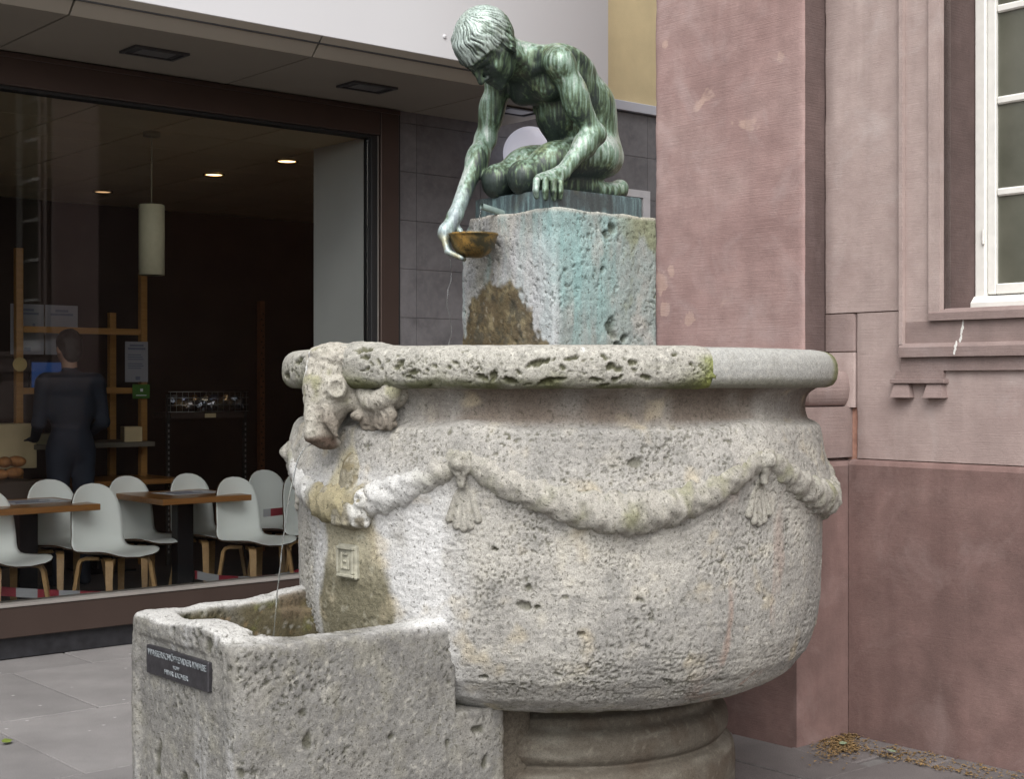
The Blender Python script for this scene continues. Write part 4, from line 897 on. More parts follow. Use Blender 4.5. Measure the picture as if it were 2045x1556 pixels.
# moulded window surrounds, sills and windows
def window(i, a, b):
    def ring(name, o0, o1, dep, mat, zlo, ztop):      # rectangular band round the opening from offset o0 to o1
        bm = bmesh.new()
        add_box(bm, (a-o1, -dep, zlo), (a-o0, .05, ztop+o1)); add_box(bm, (b+o0, -dep, zlo), (b+o1, .05, ztop+o1)); add_box(bm, (a-o0+.0005, -dep, ztop+o0), (b+o0-.0005, .05, ztop+o1))
        return bm_obj(name, bm, mat, sand)
    ZT = 4.40
    arch = ring('window_surround', .0, .052, .030, MS_WALL, 1.757, ZT)
    ring('window_surround', .0525, .172, .012, MS_WALL, 1.665, ZT); ring('window_surround', .1725, .190, .034, MS_WALL, 1.665, ZT)
    # bevelled returns along the foot of the surround
    def band(z0, z1, y, x0, x1, bev=.0):
        bm = bmesh.new(); add_prism(bm, [(.05, z0), (-y, z0), (-y, z1-bev), (-y+bev*.7, z1), (.05, z1)], 'x', x0, x1); return bm_obj('sill_band', bm, MS_SILL, sand)
    band(1.757, 1.800, .033, a-.050, b+.050, .012)
    band(1.668, 1.7565, .014, a-.170, b+.170, .0); band(1.612, 1.6675, .040, a-.186, b+.186, .016)
    band(1.556, 1.6115, .018, a-.19, b+.19)
    band(1.5225, 1.5555, .018, a-.217, a+.008); band(1.5225, 1.5555, .018, b-.008, b+.217)
    sl_ = box('window_sill', (a-.0, -.0, 1.745), (b, .26, 1.806), MS_SILL, sand, .004)
    for xx in (a-.105, b+.105):
        box('bracket_ledge', (xx-.128, -.036, 1.504), (xx+.128, .02, 1.522), MS_SILL, sand, .002)
        for sg in (-1, 1):
            cx = xx+sg*.078; bm = bmesh.new()
            v = [bm.verts.new(p) for p in ((cx-.034, -.026, 1.503), (cx+.034, -.026, 1.503), (cx+.034, .02, 1.503), (cx-.034, .02, 1.503), (cx-.046, -.042, 1.446), (cx+.046, -.042, 1.446), (cx+.046, .02, 1.446), (cx-.046, .02, 1.446))]
            for f_ in ((0, 1, 2, 3), (4, 5, 6, 7), (0, 1, 5, 4), (1, 2, 6, 5), (2, 3, 7, 6), (3, 0, 4, 7)): bm.faces.new([v[q_] for q_ in f_])
            bm_obj('gutta', bm, MS_SILL, sand)
    for x0, x1 in ((a-.03, a), (b, b+.03)): box('window_jamb', (x0 if x1 == a else x0, .0505 if False else -.0, 1.757), (x1, .30, ZT), MS_DARK, sand)
    # timber window
    win = bpy.data.objects.new('window', None); win.empty_display_size = .1; link(win, sand); win.location = (0, .22, 0)
    def wb(name, lst, mat, bev=.004): return boxes(name, lst, mat, win, bev)
    wb('frame', [((a+.001, 0, 1.81), (a+.052, .07, ZT)), ((b-.052, 0, 1.81), (b-.001, .07, ZT)), ((a+.0525, .002, ZT-.06), (b-.0525, .07, ZT))], M_WHITEP, .006)
    bm = bmesh.new(); add_prism(bm, [(-.03, 1.812), (-.03, 1.835), (-.004, 1.862), (.07, 1.868), (.07, 1.812)], 'x', a+.002, b-.002); bm_obj('weather_bar', bm, M_WHITEP, win)
    mid = (a+b)/2
    for x0, x1 in ((a+.0535, mid-.001), (mid+.001, b-.0535)):
        bars = [((x0, .012, 1.869), (x0+.038, .055, ZT-.061)), ((x1-.038, .012, 1.869), (x1, .055, ZT-.061)), ((x0+.0385, .013, 1.869), (x1-.0385, .055, 1.912)), ((x0+.0385, .013, ZT-.1), (x1-.0385, .055, ZT-.0615))]
        wb('sash', bars, M_WHITEP, .004)
        z = 1.912; zs = []
        while z < ZT-.12: zs.append(z); z += .375
        for z_ in zs[1:]: wb('glazing_bar', [((x0+.0388, .016, z_-.017), (x1-.0388, .052, z_+.015))], M_WHITEP, .006)
        for j, z_ in enumerate(zs):
            z1 = (zs[j+1] if j+1 < len(zs) else ZT-.1); box('pane', (x0+.036, .030, z_+.010 if j else z_), (x1-.036, .034, z1-.014 if j+1 < len(zs) else z1), M_OLDGLASS, win)
    wb('catch', [((a+.040, -.010, 2.075), (a+.050, .0, 2.135))], M_WHITEP, .002)
for i, (a, b) in enumerate(WINS): window(i, a, b)
# white drip marks left by birds on the sill
M_DRIP = plain('white_bird_lime', (.7, .69, .66), .8)
rnd = random.Random(4); bm = bmesh.new()
for i in range(16):
    z = 1.752-.0085*i; y_ = -.0345 if z > 1.757 else (-.0152 if z > 1.668 else -.0412)
    if z < 1.615: break
    bmesh.ops.create_uvsphere(bm, u_segments=6, v_segments=4, radius=.0035+.003*rnd.random(), matrix=Matrix.Translation((.548-.0016*i+.004*rnd.random(), y_, z))@Matrix.Diagonal((1, .25, 1.6, 1)))
bm_obj('bird_lime', bm, M_DRIP, sand)
# ------------------------------------------------------------------ shop building on the left (x along front, +y inwards)
shop = empty('shop_building', P0, A40, 'modern shop front with brown window frame, white canopy and grey tiles', 'building')
M_BROWN = plain('brown_anodised_frame', (.072, .05, .042), .38, .45, .08, 3)
M_BROWN2 = plain('brown_frame_edge', (.30, .28, .26), .4, .3, .08)
M_DARK = plain('dark_seal', (.012, .012, .013), .6)
M_PLINTH = plain('black_plinth_tile', (.018, .018, .021), .42, var=.4, sc=20)
M_FASCIA = plain('white_fascia_panel', (.56, .565, .585), .45, var=.02, sc=.8)
M_SOFFIT = plain('beige_soffit_panel', (.30, .27, .225), .6, var=.05, sc=1.5)
M_YEL = plain('yellow_render', (.60, .50, .30), .95, var=.1, sc=3, bump=.9, bsc=170)
M_BAND = plain('pale_metal_flashing', (.46, .47, .52), .5, .1, .05)
M_CEIL = plain('ceiling_panel', (.62, .53, .36), .8, var=.06, sc=2)
M_CGRID = plain('ceiling_grid', (.14, .10, .045), .7)
M_IWALL = plain('dark_brown_wall', (.035, .022, .017), .75, var=.25, sc=3)
M_IFLOOR = plain('dark_shop_floor', (.045, .035, .032), .55, var=.3, sc=8)
M_WCOL = plain('white_painted_column', (.74, .77, .76), .7, var=.04, sc=2)
def tilemat():
    n = NT('grey_wall_tile'); f = n.noise(4, 6, .65, None, .5); f2 = n.noise(22, 5, .6)
    oi = n.n('ObjectInfo'); c = n.ramp(f, [(.3, (.105, .10, .105)), (.7, (.185, .178, .185))])
    c = n.mix(1.0, c, n.ramp(oi.outputs['Random'], [(0, .88), (1, 1.1)]), 'MULTIPLY'); c = n.mix(n.ramp(f2, [(.45, 0.0), (.8, .5)]), c, (.22, .21, .215))
    n.base(c); n.set(roughness=.55); return n.m
M_TILE = tilemat()
M_TJ = plain('tile_grout', (.25, .245, .25), .9)
# building mass above and around
GT = -4.0; GE = 2.668
box('upper_wall', (GT-2, .0, 3.652), (9.0, .5, 9.0), M_YEL, shop)
box('flashing', (3.0, -.035, 3.575), (9.0, .3, 3.648), M_BAND, shop, .004)
box('tile_backing', (GE+.003, .014, 0), (9.0, .4, 3.57), M_TJ, shop)
tm = None
xs = [GE+.004, 2.82]+[2.82+.5525*i for i in range(1, 7)]; rows = 11; hh = 3.57/rows
for i in range(len(xs)-1):
    for r_ in range(rows):
        x0, x1 = xs[i]+.0015, xs[i+1]-.0015; z0, z1 = r_*hh+.0015, (r_+1)*hh-.0015
        if x0 > 3.9 and x0 < 5.0 and z1 < 3.0: continue
        box('tile', (x0, 0, z0), (x1, .02, z1), M_TILE, shop)
# small shuttered opening in the tiles with a white frame
M_SLAT = plain('brown_shutter', (.06, .045, .035), .7)
sh_ = bpy.data.objects.new('shutter', None); link(sh_, shop)
boxes('frame', [((3.90, -.03, 2.93), (5.03, .012, 2.985)), ((4.955, -.03, 0.0), (5.03, .012, 2.9295))], plain('shutter_frame_white', (.6, .6, .62), .5), sh_)
for i in range(34): box('slat', (3.92, -.006, .05+i*.084), (4.953, .012, .127+i*.084), M_SLAT, sh_, .003)
# canopy: sloped soffit panels, bevelled edge, white fascia
can = bpy.data.objects.new('canopy', None); link(can, shop); CE = 3.56
jo = [GT-2, -1.43, -.03, 1.375, 2.78, CE]
for i in range(len(jo)-1):
    a, b = jo[i]+.006, jo[i+1]-.006
    box('soffit_panel', (a, -.978, 3.32), (b, -.004, 3.36), M_SOFFIT, can, .002)
    bm = bmesh.new(); add_prism(bm, [(-.978, 3.3205), (-1.081, 3.4165), (-1.06, 3.4175), (-.978, 3.37)], 'x', a, b); bm_obj('soffit_edge', bm, M_SOFFIT, can)
boxes('soffit_backing', [((GT-2, -1.05, 3.38), (CE-.01, -.002, 3.40))], M_DARK, can)
box('fascia', (GT-2, -1.082, 3.418), (CE, -1.05, 5.4), M_FASCIA, can, .003); box('roof', (GT-2, -1.05, 5.36), (CE-.002, -.002, 5.40), M_FASCIA, can)
box('end_panel', (CE-.012, -1.049, 3.42), (CE-.001, -.002, 5.35), M_FASCIA, can)
for px_t, zz_ in ((.535, 3.555), (.675, 3.552), (2.22, 3.545), (.535, 4.6), (2.22, 4.6)):
    bm = bmesh.new(); bmesh.ops.create_uvsphere(bm, u_segments=12, v_segments=8, radius=.013, matrix=Matrix.Translation((px_t, -1.084, zz_))@Matrix.Diagonal((1, .6, 1, 1))); bm_obj('rivet', bm, M_FASCIA, can, True)
M_FLH = plain('dark_light_housing', (.05, .05, .053), .5)
M_FLG = plain('unlit_light_cover', (.16, .165, .17), .3)
for tc in (-.85, .655, 2.06, 3.25):
    fl = boxes('recessed_light', [((tc-.16, -.62, 3.306), (tc+.16, -.60, 3.319)), ((tc-.16, -.44, 3.306), (tc+.16, -.42, 3.319)), ((tc-.16, -.5995, 3.306), (tc-.14, -.4405, 3.319)), ((tc+.14, -.5995, 3.306), (tc+.16, -.4405, 3.319)), ((tc-.14, -.599, 3.314), (tc+.14, -.441, 3.3185))], M_FLH, can)
    box('cover', (tc-.10, -.58, 3.309), (tc+.10, -.46, 3.3135), M_FLG, fl)
# window frame
wf = bpy.data.objects.new('shop_window', None); link(wf, shop)
box('header', (GT, -.03, 3.135), (2.505, .10, 3.305), M_BROWN, wf, .004); box('header_drip', (GT, -.042, 3.285), (GE-.01, -.031, 3.312), M_BROWN, wf, .002)
box('mullion', (2.51, -.03, .292), (GE-.012, .10, 3.304), M_BROWN, wf, .004); box('mullion_reveal', (2.452, -.004, .30), (2.5095, .09, 3.134), M_DARK, wf, .003)
box('reveal_edge', (2.497, -.012, .30), (2.503, -.0045, 3.134), M_BROWN2, wf)
box('side_seal', (GE-.0115, -.02, 0), (GE+.002, .05, 3.31), M_DARK, wf)
box('head_seal', (GT, .0, 3.118), (2.451, .09, 3.1345), M_DARK, wf)
for a, b in ((GT, -.9), (-.897, 1.95), (1.953, GE-.012)): box('sill_panel', (a, -.05, .118), (b, .09, .285), M_BROWN, wf, .004)
box('sill_top', (GT, -.056, .2855), (2.5095, .11, .3), M_BROWN2, wf, .002)
for a, b in ((GT, -.35), (-.348, 1.1), (1.102, 2.668), (2.672, 4.6)): box('plinth_tile', (a, -.012, 0), (b, .09, .1175 if b < 2.67 else .116), M_PLINTH, shop)
box('pane', (GT, .040, .3), (2.452, .046, 3.118), M_GLASS, wf)
# the room behind
ZC = 3.13
box('floor', (GT, .11, -.05), (6.6, 9.0, .02), M_IFLOOR, shop)
box('back_wall', (GT, 4.6, .02), (6.6, 4.7, ZC+.1), M_IWALL, shop); box('side_wall', (GT-.1, .0, .0), (GT, 4.7, 3.6), M_IWALL, shop); box('side_wall', (6.6, .4, 0), (6.7, 4.7, 3.6), M_IWALL, shop)
box('column', (2.456, .10, .02), (2.95, .70, ZC), M_WCOL, shop)
box('front_wall_inside', (2.951, .401, .02), (6.6, .43, ZC), M_IWALL, shop)
box('ceiling_slab', (GT, .11, ZC+.03), (6.6, 4.7, 3.64), M_CGRID, shop)
cx = np.arange(-.6, 6.6, .62); cy = np.arange(.12, 4.6, .62)
for x_ in cx:
    for y_ in cy:
        if x_ > 2.4 and y_ < .5: continue
        box('ceiling_panel', (x_+.009, y_+.009, ZC), (min(x_+.615, 6.59), min(y_+.615, 4.599), ZC+.02), M_CEIL, shop)
# downlights
def emis(name, c, s):
    n = NT(name); n.t.nodes.remove(n.b); e = n.n('Emission'); e.inputs[0].default_value = (*c, 1); e.inputs[1].default_value = s; n.l(e.outputs[0], n.out.inputs[0]); return n.m
M_LAMP = emis('warm_downlight', (1, .62, .28), 3.2); M_LAMPD = emis('dim_downlight', (1, .6, .3), .5)
for (x_, y_, m_, lb) in ((2.51, 2.205, M_LAMP, 'lit round downlight in the shop ceiling, left of the two bright ones'), (2.583, 1.257, M_LAMP, 'lit round downlight in the shop ceiling, nearest the white column'), (2.286, 3.7, M_LAMPD, 'dim round downlight far back in the shop ceiling')):
    e = empty('downlight', P0, A40, lb, 'downlight', 'downlights in the shop ceiling')
    bm = bmesh.new(); add_lathe(bm, [(.085, ZC-.002), (.085, ZC-.012), (.072, ZC-.012), (.068, ZC-.004), (.068, ZC-.002)], 28, (x_, y_), True); bm_obj('trim_ring', bm, M_CGRID, e, True)
    lathe('lens', [(.001, ZC-.006), (.064, ZC-.006), (.064, ZC-.003)], m_, e, 24, (x_, y_))
# pendant lamp: canopy, cord and cylinder shade
pe = empty('pendant_lamp', P0+Matrix.Rotation(A40, 3, 'Z')@Vector((1.292, .80, 0)), A40, 'cream cylinder pendant lamp hanging inside the shop window', 'lamp')
M_SHADE = plain('cream_lamp_shade', (.46, .44, .31), .7, var=.05, sc=30)
M_CAN = plain('lamp_canopy', (.30, .28, .2), .5)
lathe('ceiling_rose', [(.001, ZC-.001), (.055, ZC-.002), (.055, ZC-.03), (.012, ZC-.035), (.001, ZC-.035)], M_CAN, pe, 24)
tube('cord', [(0, 0, ZC-.03), (0, 0, 2.67)], .0035, M_CAN, pe, 8)
lathe('lamp_shade', [(.082, 2.205), (.082, 2.655), (.076, 2.66), (.01, 2.66), (.01, 2.655), (.079, 2.65), (.079, 2.205)], M_SHADE, pe, 40)
# globe lamp on the tiled wall
gl = empty('globe_lamp', P0+Matrix.Rotation(A40, 3, 'Z')@Vector((3.62, -.24, 3.105)), A40, 'pale opal globe lamp on the grey tiled wall behind the statue', 'lamp')
M_OPAL = plain('opal_globe', (.80, .80, .86), .15, var=.02); _b = [n_ for n_ in M_OPAL.node_tree.nodes if n_.type == 'BSDF_PRINCIPLED'][0]; _b.inputs['Emission Color'].default_value = (.85, .85, 1, 1); _b.inputs['Emission Strength'].default_value = .22  # faint emission added to brighten the unlit globe in place of its gloss
bm = bmesh.new(); bmesh.ops.create_uvsphere(bm, u_segments=48, v_segments=32, radius=.187); bm_obj('globe', bm, M_OPAL, gl, True)
tube('bracket', [(0, .10, -.16), (0, .215, -.16)], .02, M_DARK, gl)
# ------------------------------------------------------------------ furniture inside the shop window
RS = Matrix.Rotation(A40, 3, 'Z')
def SW(t, q_, z=0): return P0+RS@Vector((t, q_, z))
M_SHELL = plain('pale_grey_laminate', (.78, .82, .80), .42, var=.02, sc=3)
M_PLY = plain('dark_ply_edge', (.07, .04, .022), .6)
def wood(name, c1, c2, rough=.4):
    n = NT(name); f = n.noise(1, 5, .6, n.co((3, 40, 40)), .6); n.base(n.ramp(f, [(.3, c1), (.7, c2)])); n.set(roughness=rough); n.bump(f, .08, .002); return n.m
M_OAK = wood('oak_leg', (.36, .215, .085), (.46, .29, .13)); M_TOP = wood('table_wood', (.20, .088, .025), (.30, .14, .045), .3); M_SHELF = wood('shelf_wood', (.30, .15, .045), (.40, .21, .07))
M_BLK = plain('black_steel', (.012, .012, .014), .45, .3)
M_PAPER = plain('white_paper', (.62, .63, .66), .7, var=.03); M_INK = plain('printed_ink', (.13, .14, .2), .7)
def make_chair():
    e = bpy.data.objects.new('chair', None); e.empty_display_size = .1; link(e)
    # shell: profile in x (front +x) and z, with half width
    prof = [(-.235, .868, .0), (-.234, .862, .055), (-.2335, .85, .09), (-.232, .83, .122), (-.23, .80, .150), (-.227, .76, .170), (-.222, .71, .182), (-.217, .66, .188), (-.212, .60, .192), (-.207, .55, .194), (-.20, .505, .197), (-.185, .468, .200), (-.155, .442, .204), (-.11, .430, .208), (-.04, .426, .211), (.04, .430, .212), (.11, .436, .208), (.16, .437, .198), (.20, .432, .180), (.222, .424, .150), (.232, .418, .10), (.235, .416, .0)]
    m = 17; top, bot = [], []
    for i, (x, z, hw) in enumerate(prof):
        a = prof[max(i-1, 0)]; b = prof[min(i+1, len(prof)-1)]; t_ = Vector((b[0]-a[0], 0, b[1]-a[1])).normalized(); n = Vector((-t_.z, 0, t_.x)) if True else None
        if n.x < 0 and i < 8: n = -n
        n = Vector((abs(t_.z), 0, abs(t_.x)*1.0))
        if t_.x < 0: n.x = n.x
        n.normalize(); back = 1-min(max((i-9)/5, 0), 1)
        for k in range(m):
            w_ = -1+2*k/(m-1); cup = (w_*w_)*hw*hw
            p = Vector((x+cup*1.1*back, w_*hw, z+cup*.55*(1-back)))
            top.append(p); bot.append(p-n*.011)
    nv = len(top); V = top+bot; Ff = []; mi = []
    np_ = len(prof)
    for i in range(np_-1):
        for k in range(m-1):
            a, b, c_, d = i*m+k, i*m+k+1, (i+1)*m+k+1, (i+1)*m+k
            Ff.append((a, d, c_, b)); mi.append(0); Ff.append((nv+a, nv+b, nv+c_, nv+d)); mi.append(0)
    for i in range(np_-1):
        for k in (0, m-1): a, b = i*m+k, (i+1)*m+k; Ff.append((a, b, nv+b, nv+a)); mi.append(1)
    for i in (0, np_-1):
        for k in range(m-1): a, b = i*m+k, i*m+k+1; Ff.append((a, b, nv+b, nv+a)); mi.append(1)
    o = mesh_obj('shell', V, Ff, [M_SHELL, M_PLY], e); o.data.polygons.foreach_set('material_index', mi)
    bm = bmesh.new(); bm.from_mesh(o.data); bmesh.ops.remove_doubles(bm, verts=bm.verts[:], dist=1e-5); bmesh.ops.recalc_face_normals(bm, faces=bm.faces[:]); bm.to_mesh(o.data); bm.free()
    for p in o.data.polygons: p.use_smooth = (p.material_index == 0)
    def leg(sx, sy):
        bm = bmesh.new(); path = [(.03*sx, .09*sy, .397), (.105*sx, .135*sy, .397), (.13*sx, .150*sy, .387), (.142*sx, .158*sy, .362), (.185*sx, .19*sy, .02)]
        wd = [.045, .045, .045, .044, .034]; rings = []
        for i, p in enumerate(path):
            p = Vector(p); t_ = (Vector(path[min(i+1, 4)])-Vector(path[max(i-1, 0)])).normalized(); rad = Vector((sx*.8, sy*.6, 0)).normalized(); sd = t_.cross(rad).normalized() if t_.cross(rad).length > .2 else Vector((-rad.y, rad.x, 0))
            sd = Vector((-rad.y, rad.x, 0)); nn = sd.cross(t_).normalized()
            rings.append([bm.verts.new(p+sd*wd[i]/2*a_+nn*.011*b_) for a_, b_ in ((-1, -1), (1, -1), (1, 1), (-1, 1))])
        for i in range(4):
            for k in range(4): bm.faces.new((rings[i][k], rings[i][(k+1) % 4], rings[i+1][(k+1) % 4], rings[i+1][k]))
        bm.faces.new(rings[0]); bm.faces.new(rings[-1]); bm_obj('leg', bm, M_OAK, e)
    for sx in (1, -1):
        for sy in (1, -1): leg(sx, sy)
    box('seat_support', (-.07, -.10, .396), (.07, .10, .414), M_BLK, e)
    return e
proto = make_chair()
CH = [(.972, .996, 'white shell chair in front beside the left table, nearest the window'), (1.989, .990, 'white shell chair in front at the right end of the table with paper'), (2.500, .995, 'white shell chair half hidden behind the fountain basin, nearest the column'),
      (.915, 1.559, 'white shell chair standing behind the left wooden table'), (1.475, 1.571, 'white shell chair in the back row between the two wooden tables'), (1.933, 1.553, 'white shell chair in the back row just behind the table with black post'), (2.569, 1.570, 'white shell chair in the back row, furthest right, its top above the front chairs'), (.26, .98, 'white shell chair of which only the seat shows at the left picture edge')]
for i, (t_, q_, lb) in enumerate(CH):
    o = proto if i == 0 else copy_tree(proto)
    # (t,q) is the top of the back; chairs are turned towards the window
    ang = A40+R(-73+random.uniform(-4, 4)); dv = Vector((math.cos(ang), math.sin(ang), 0)); o.scale = (.975, 1.06, .975); o.location = SW(t_, q_, .02)+dv*.225; o.rotation_euler = (0, 0, ang)
    tag(o, lb, 'chair', 'white shell chairs inside the shop window')
def table(t0, q0, w_, d_, lb, paper=True, ped=True):
    e = empty('table', SW(t0, q0, .02), A40, lb, 'table', 'wooden tables in the shop')
    box('tabletop', (0, 0, .69), (w_, d_, .73), M_TOP, e, .004, 2)
    box('post', (w_/2-.06, d_/2-.045, .02), (w_/2+.06, d_/2+.045, .675), M_BLK, e, .004); box('foot_plate', (w_/2-.2, d_/2-.2, .0), (w_/2+.2, d_/2+.2, .018), M_BLK, e, .004); box('top_plate', (w_/2-.16, d_/2-.16, .676), (w_/2+.16, d_/2+.16, .6895), M_BLK, e)
    if paper:
        p = box('paper_sheet', (0, 0, 0), (.40, .30, .0012), M_PAPER, None); p.location = SW(t0+w_*.32, q0+d_*.36, .7515); p.rotation_euler = (0, 0, A40+R(4)); tag(p, 'printed white paper sheet lying on the '+('left wooden table' if t0 < 1 else 'wooden table with the black post'), 'paper', 'paper sheets on the tables')
        bm = bmesh.new()
        for i in range(5): add_box(bm, (.04+.02*(i % 2), .04+i*.048, .0015), (.34-.05*(i % 3), .065+i*.048, .0022))
        bm_obj('print', bm, M_INK, p)
table(.27, .79, .67, .72, 'wooden table cut by the left picture edge, white chairs around it'); table(1.39, .84, .66, .72, 'wooden table with black post between white chairs in the shop window')
table(1.45, 2.75, 1.07, .62, 'dark wooden table at the back of the shop, in front of the shelves', False); table(-.1, 2.6, 1.2, .6, 'dark wooden table at the back of the shop by the left picture edge', False)
# wooden shelf frame, its boards and what lies on it
sf = empty('shelf_unit', SW(1.35, 3.2, .02), A40, 'open wooden shelf frame with two tall posts at the back of the shop', 'shelf')
for x_, zt in ((.0, 2.54), (1.04, 2.40)): box('post', (x_, 0, 0), (x_+.055, .06, zt), M_SHELF, sf, .003)
box('rear_post', (.93, .35, 0), (.985, .40, 2.08), M_SHELF, sf)
for z_ in (1.885, 1.405): box('rail', (.056, .005, z_), (1.039, .05, z_+.05), M_SHELF, sf, .003)
box('board', (.056, -.25, .98), (1.039, .35, 1.02), plain('grey_shelf_board', (.13, .115, .09), .7), sf, .003); box('board', (.056, -.05, .62), (1.039, .35, .66), M_SHELF, sf, .003)
M_CARD = plain('cream_card', (.50, .40, .24), .8, var=.08)
def sbox(name, t_, q_, z_, w_, d_, h_, m_, lb, cat, rz=0):
    o = box(name, (0, 0, 0), (w_, d_, h_), m_, None, .003); o.location = SW(t_, q_, z_); o.rotation_euler = (0, 0, A40+R(rz)); return tag(o, lb, cat)
sbox('tray', 1.42, 2.98, 1.042, .26, .22, .075, plain('khaki_tray', (.22, .20, .13), .7), 'khaki tray on the shelf board beside the left shelf post', 'tray'); sbox('cardboard_box', 1.70, 2.96, 1.042, .18, .16, .06, M_CARD, 'flat cream box on the shelf board left of the person', 'box', 8); sbox('cardboard_box', 2.13, 2.96, 1.042, .14, .16, .12, M_CARD, 'upright cream box on the shelf board right of the person', 'box', -14)
sbox('counter_box', 1.10, 3.0, .86, .33, .3, .34, M_CARD, 'cream wooden counter box beside the left shelf post', 'box')
def poster(t_, q_, z_, w_, h_, m_, lb, lines, cat='notice', ink=None):
    o = box('notice', (0, 0, 0), (w_, .004, h_), m_, None); o.location = SW(t_, q_, z_); o.rotation_euler = (0, 0, A40); tag(o, lb, cat)
    bm = bmesh.new()
    for (x0, x1, z0, z1) in lines: add_box(bm, (x0*w_, -.0022, z0*h_), (x1*w_, -.0006, z1*h_))
    if lines: bm_obj('print', bm, ink or M_INK, o)
M_PAP2 = plain('greyish_notice_paper', (.26, .26, .29), .8, var=.04)
hd = [(.3, .7, .86, .91), (.15, .85, .79, .835)]
poster(1.40, 3.45, 1.74, .27, .40, M_PAP2, 'white notice with a bottle symbol pinned behind the left shelf post', hd+[(.66, .74, .42, .62), (.4, .6, .06, .14)])
poster(1.685, 3.45, 1.74, .27, .40, M_PAP2, 'white notice with a ring symbol pinned right of the first notice', hd+[(.35, .65, .55, .57), (.35, .65, .36, .38), (.34, .37, .38, .55), (.63, .66, .38, .55), (.4, .6, .06, .14)])
poster(2.235, 3.17, 1.52, .20, .33, M_PAP2, 'white notice with several lines of text on the right shelf post', [(.2, .8, .88, .93), (.12, .88, .80, .85)]+[(.12, .7+.05*(i % 3), .66-.055*i, .685-.055*i) for i in range(7) if i != 3]+[(.45, .65, .05, .14)])
poster(2.29, 3.15, 1.385, .15, .115, plain('green_card', (.05, .14, .02), .7), 'small green card below the text notice on the shelf', [(.2, .8, .2, .26), (.45, .6, .5, .7)], 'card', M_PAPER)
bm = bmesh.new(); bmesh.ops.create_cone(bm, cap_ends=True, segments=28, radius1=.055, radius2=.055, depth=.006, matrix=Matrix.Rotation(R(90), 4, 'X')); o = bm_obj('round_sticker', bm, plain('yellow_round_card', (.42, .31, .12), .7)); o.location = SW(1.345, 3.12, 1.655); o.rotation_euler = (0, 0, A40); tag(o, 'round yellow card hung on the left shelf post', 'card')
scn = empty('cash_screen', SW(1.5, 3.3, 1.45), A40, 'bluish lit computer screen between the shelf rails', 'screen'); box('housing', (0, .012, .0), (.34, .05, .24), M_BLK, scn); box('display', (.015, .002, .015), (.325, .0115, .225), emis('blue_display', (.05, .12, .35), .12), scn); box('stand', (.13, .02, -.4), (.2, .045, -.002), M_BLK, scn)
# wire rack with glassware, perforated posts
M_STEEL = plain('perforated_steel', (.30, .30, .29), .4, .8)
rk = empty('wire_rack', SW(2.52, 3.0, .02), A40, 'tall metal rack with a glittering basket at the back of the shop', 'rack')
for x_ in (.0, .71):
    box('upright', (x_, 0, 0), (x_+.028, .03, 1.40), plain('dark_steel', (.05, .05, .05), .4, .6), rk)
    bm = bmesh.new()
    for i in range(24): add_box(bm, (x_+.008, -.003, .1+i*.045), (x_+.02, -.0005, .122+i*.045))
    bm_obj('slot', bm, M_STEEL, rk)
box('shelf_edge', (.03, -.01, 1.20), (.708, .3, 1.25), M_IWALL, rk)
bm = bmesh.new()
for z_ in (1.255, 1.31, 1.37, 1.42): add_tube(bm, [(0, -.02, z_), (.74, -.02, z_)], .003, 6)
for i in range(14): add_tube(bm, [(.02+i*.054, -.02, 1.25), (.02+i*.054, -.02, 1.42)], .002, 6)
bm_obj('basket_wire', bm, M_STEEL, rk, True)
box('price_tag', (.33, -.028, 1.205), (.43, -.022, 1.24), M_CARD, rk)
n = NT('foil_wrap'); oi = n.n('ObjectInfo'); n.base(n.ramp(oi.outputs['Random'], [(0, (.6, .35, .12)), (.4, (.45, .5, .6)), (.7, (.5, .4, .25)), (1, (.25, .3, .5))])); n.set(metallic=.9, roughness=.15); n.bump(n.noise(60, 4), .8, .01); M_FOIL = n.m
pk = None
for i in range(14):
    if pk is None:
        bm = bmesh.new(); bmesh.ops.create_icosphere(bm, subdivisions=2, radius=.05)
        for v in bm.verts: v.co *= 1+random.uniform(-.2, .25)
        pk = bm_obj('sweet_packet', bm, M_FOIL); o = pk
    else: o = pk.copy(); COL.objects.link(o)
    o.location = SW(2.66+(i % 7)*.095+random.uniform(-.01, .01), 3.06+.1*(i//7), 1.33+.035*(i//7)); o.rotation_euler = (random.random()*3, random.random()*3, random.random()*3); tag(o, 'glittering wrapped packet lying in the wire basket', 'packet', 'packets in the wire basket')
pst = empty('wood_post', SW(3.62, 3.4, .02), A40, 'slim perforated brown post right of the wire rack', 'post'); box('shaft', (0, 0, 0), (.05, .05, 2.22), wood('reddish_post', (.10, .04, .02), (.16, .065, .03)), pst)
bm = bmesh.new()
for i in range(40): add_box(bm, (.012+.014*(i % 2), -.002, .15+i*.05), (.026+.014*(i % 2), -.0005, .165+i*.05))
bm_obj('hole', bm, M_BLK, pst)
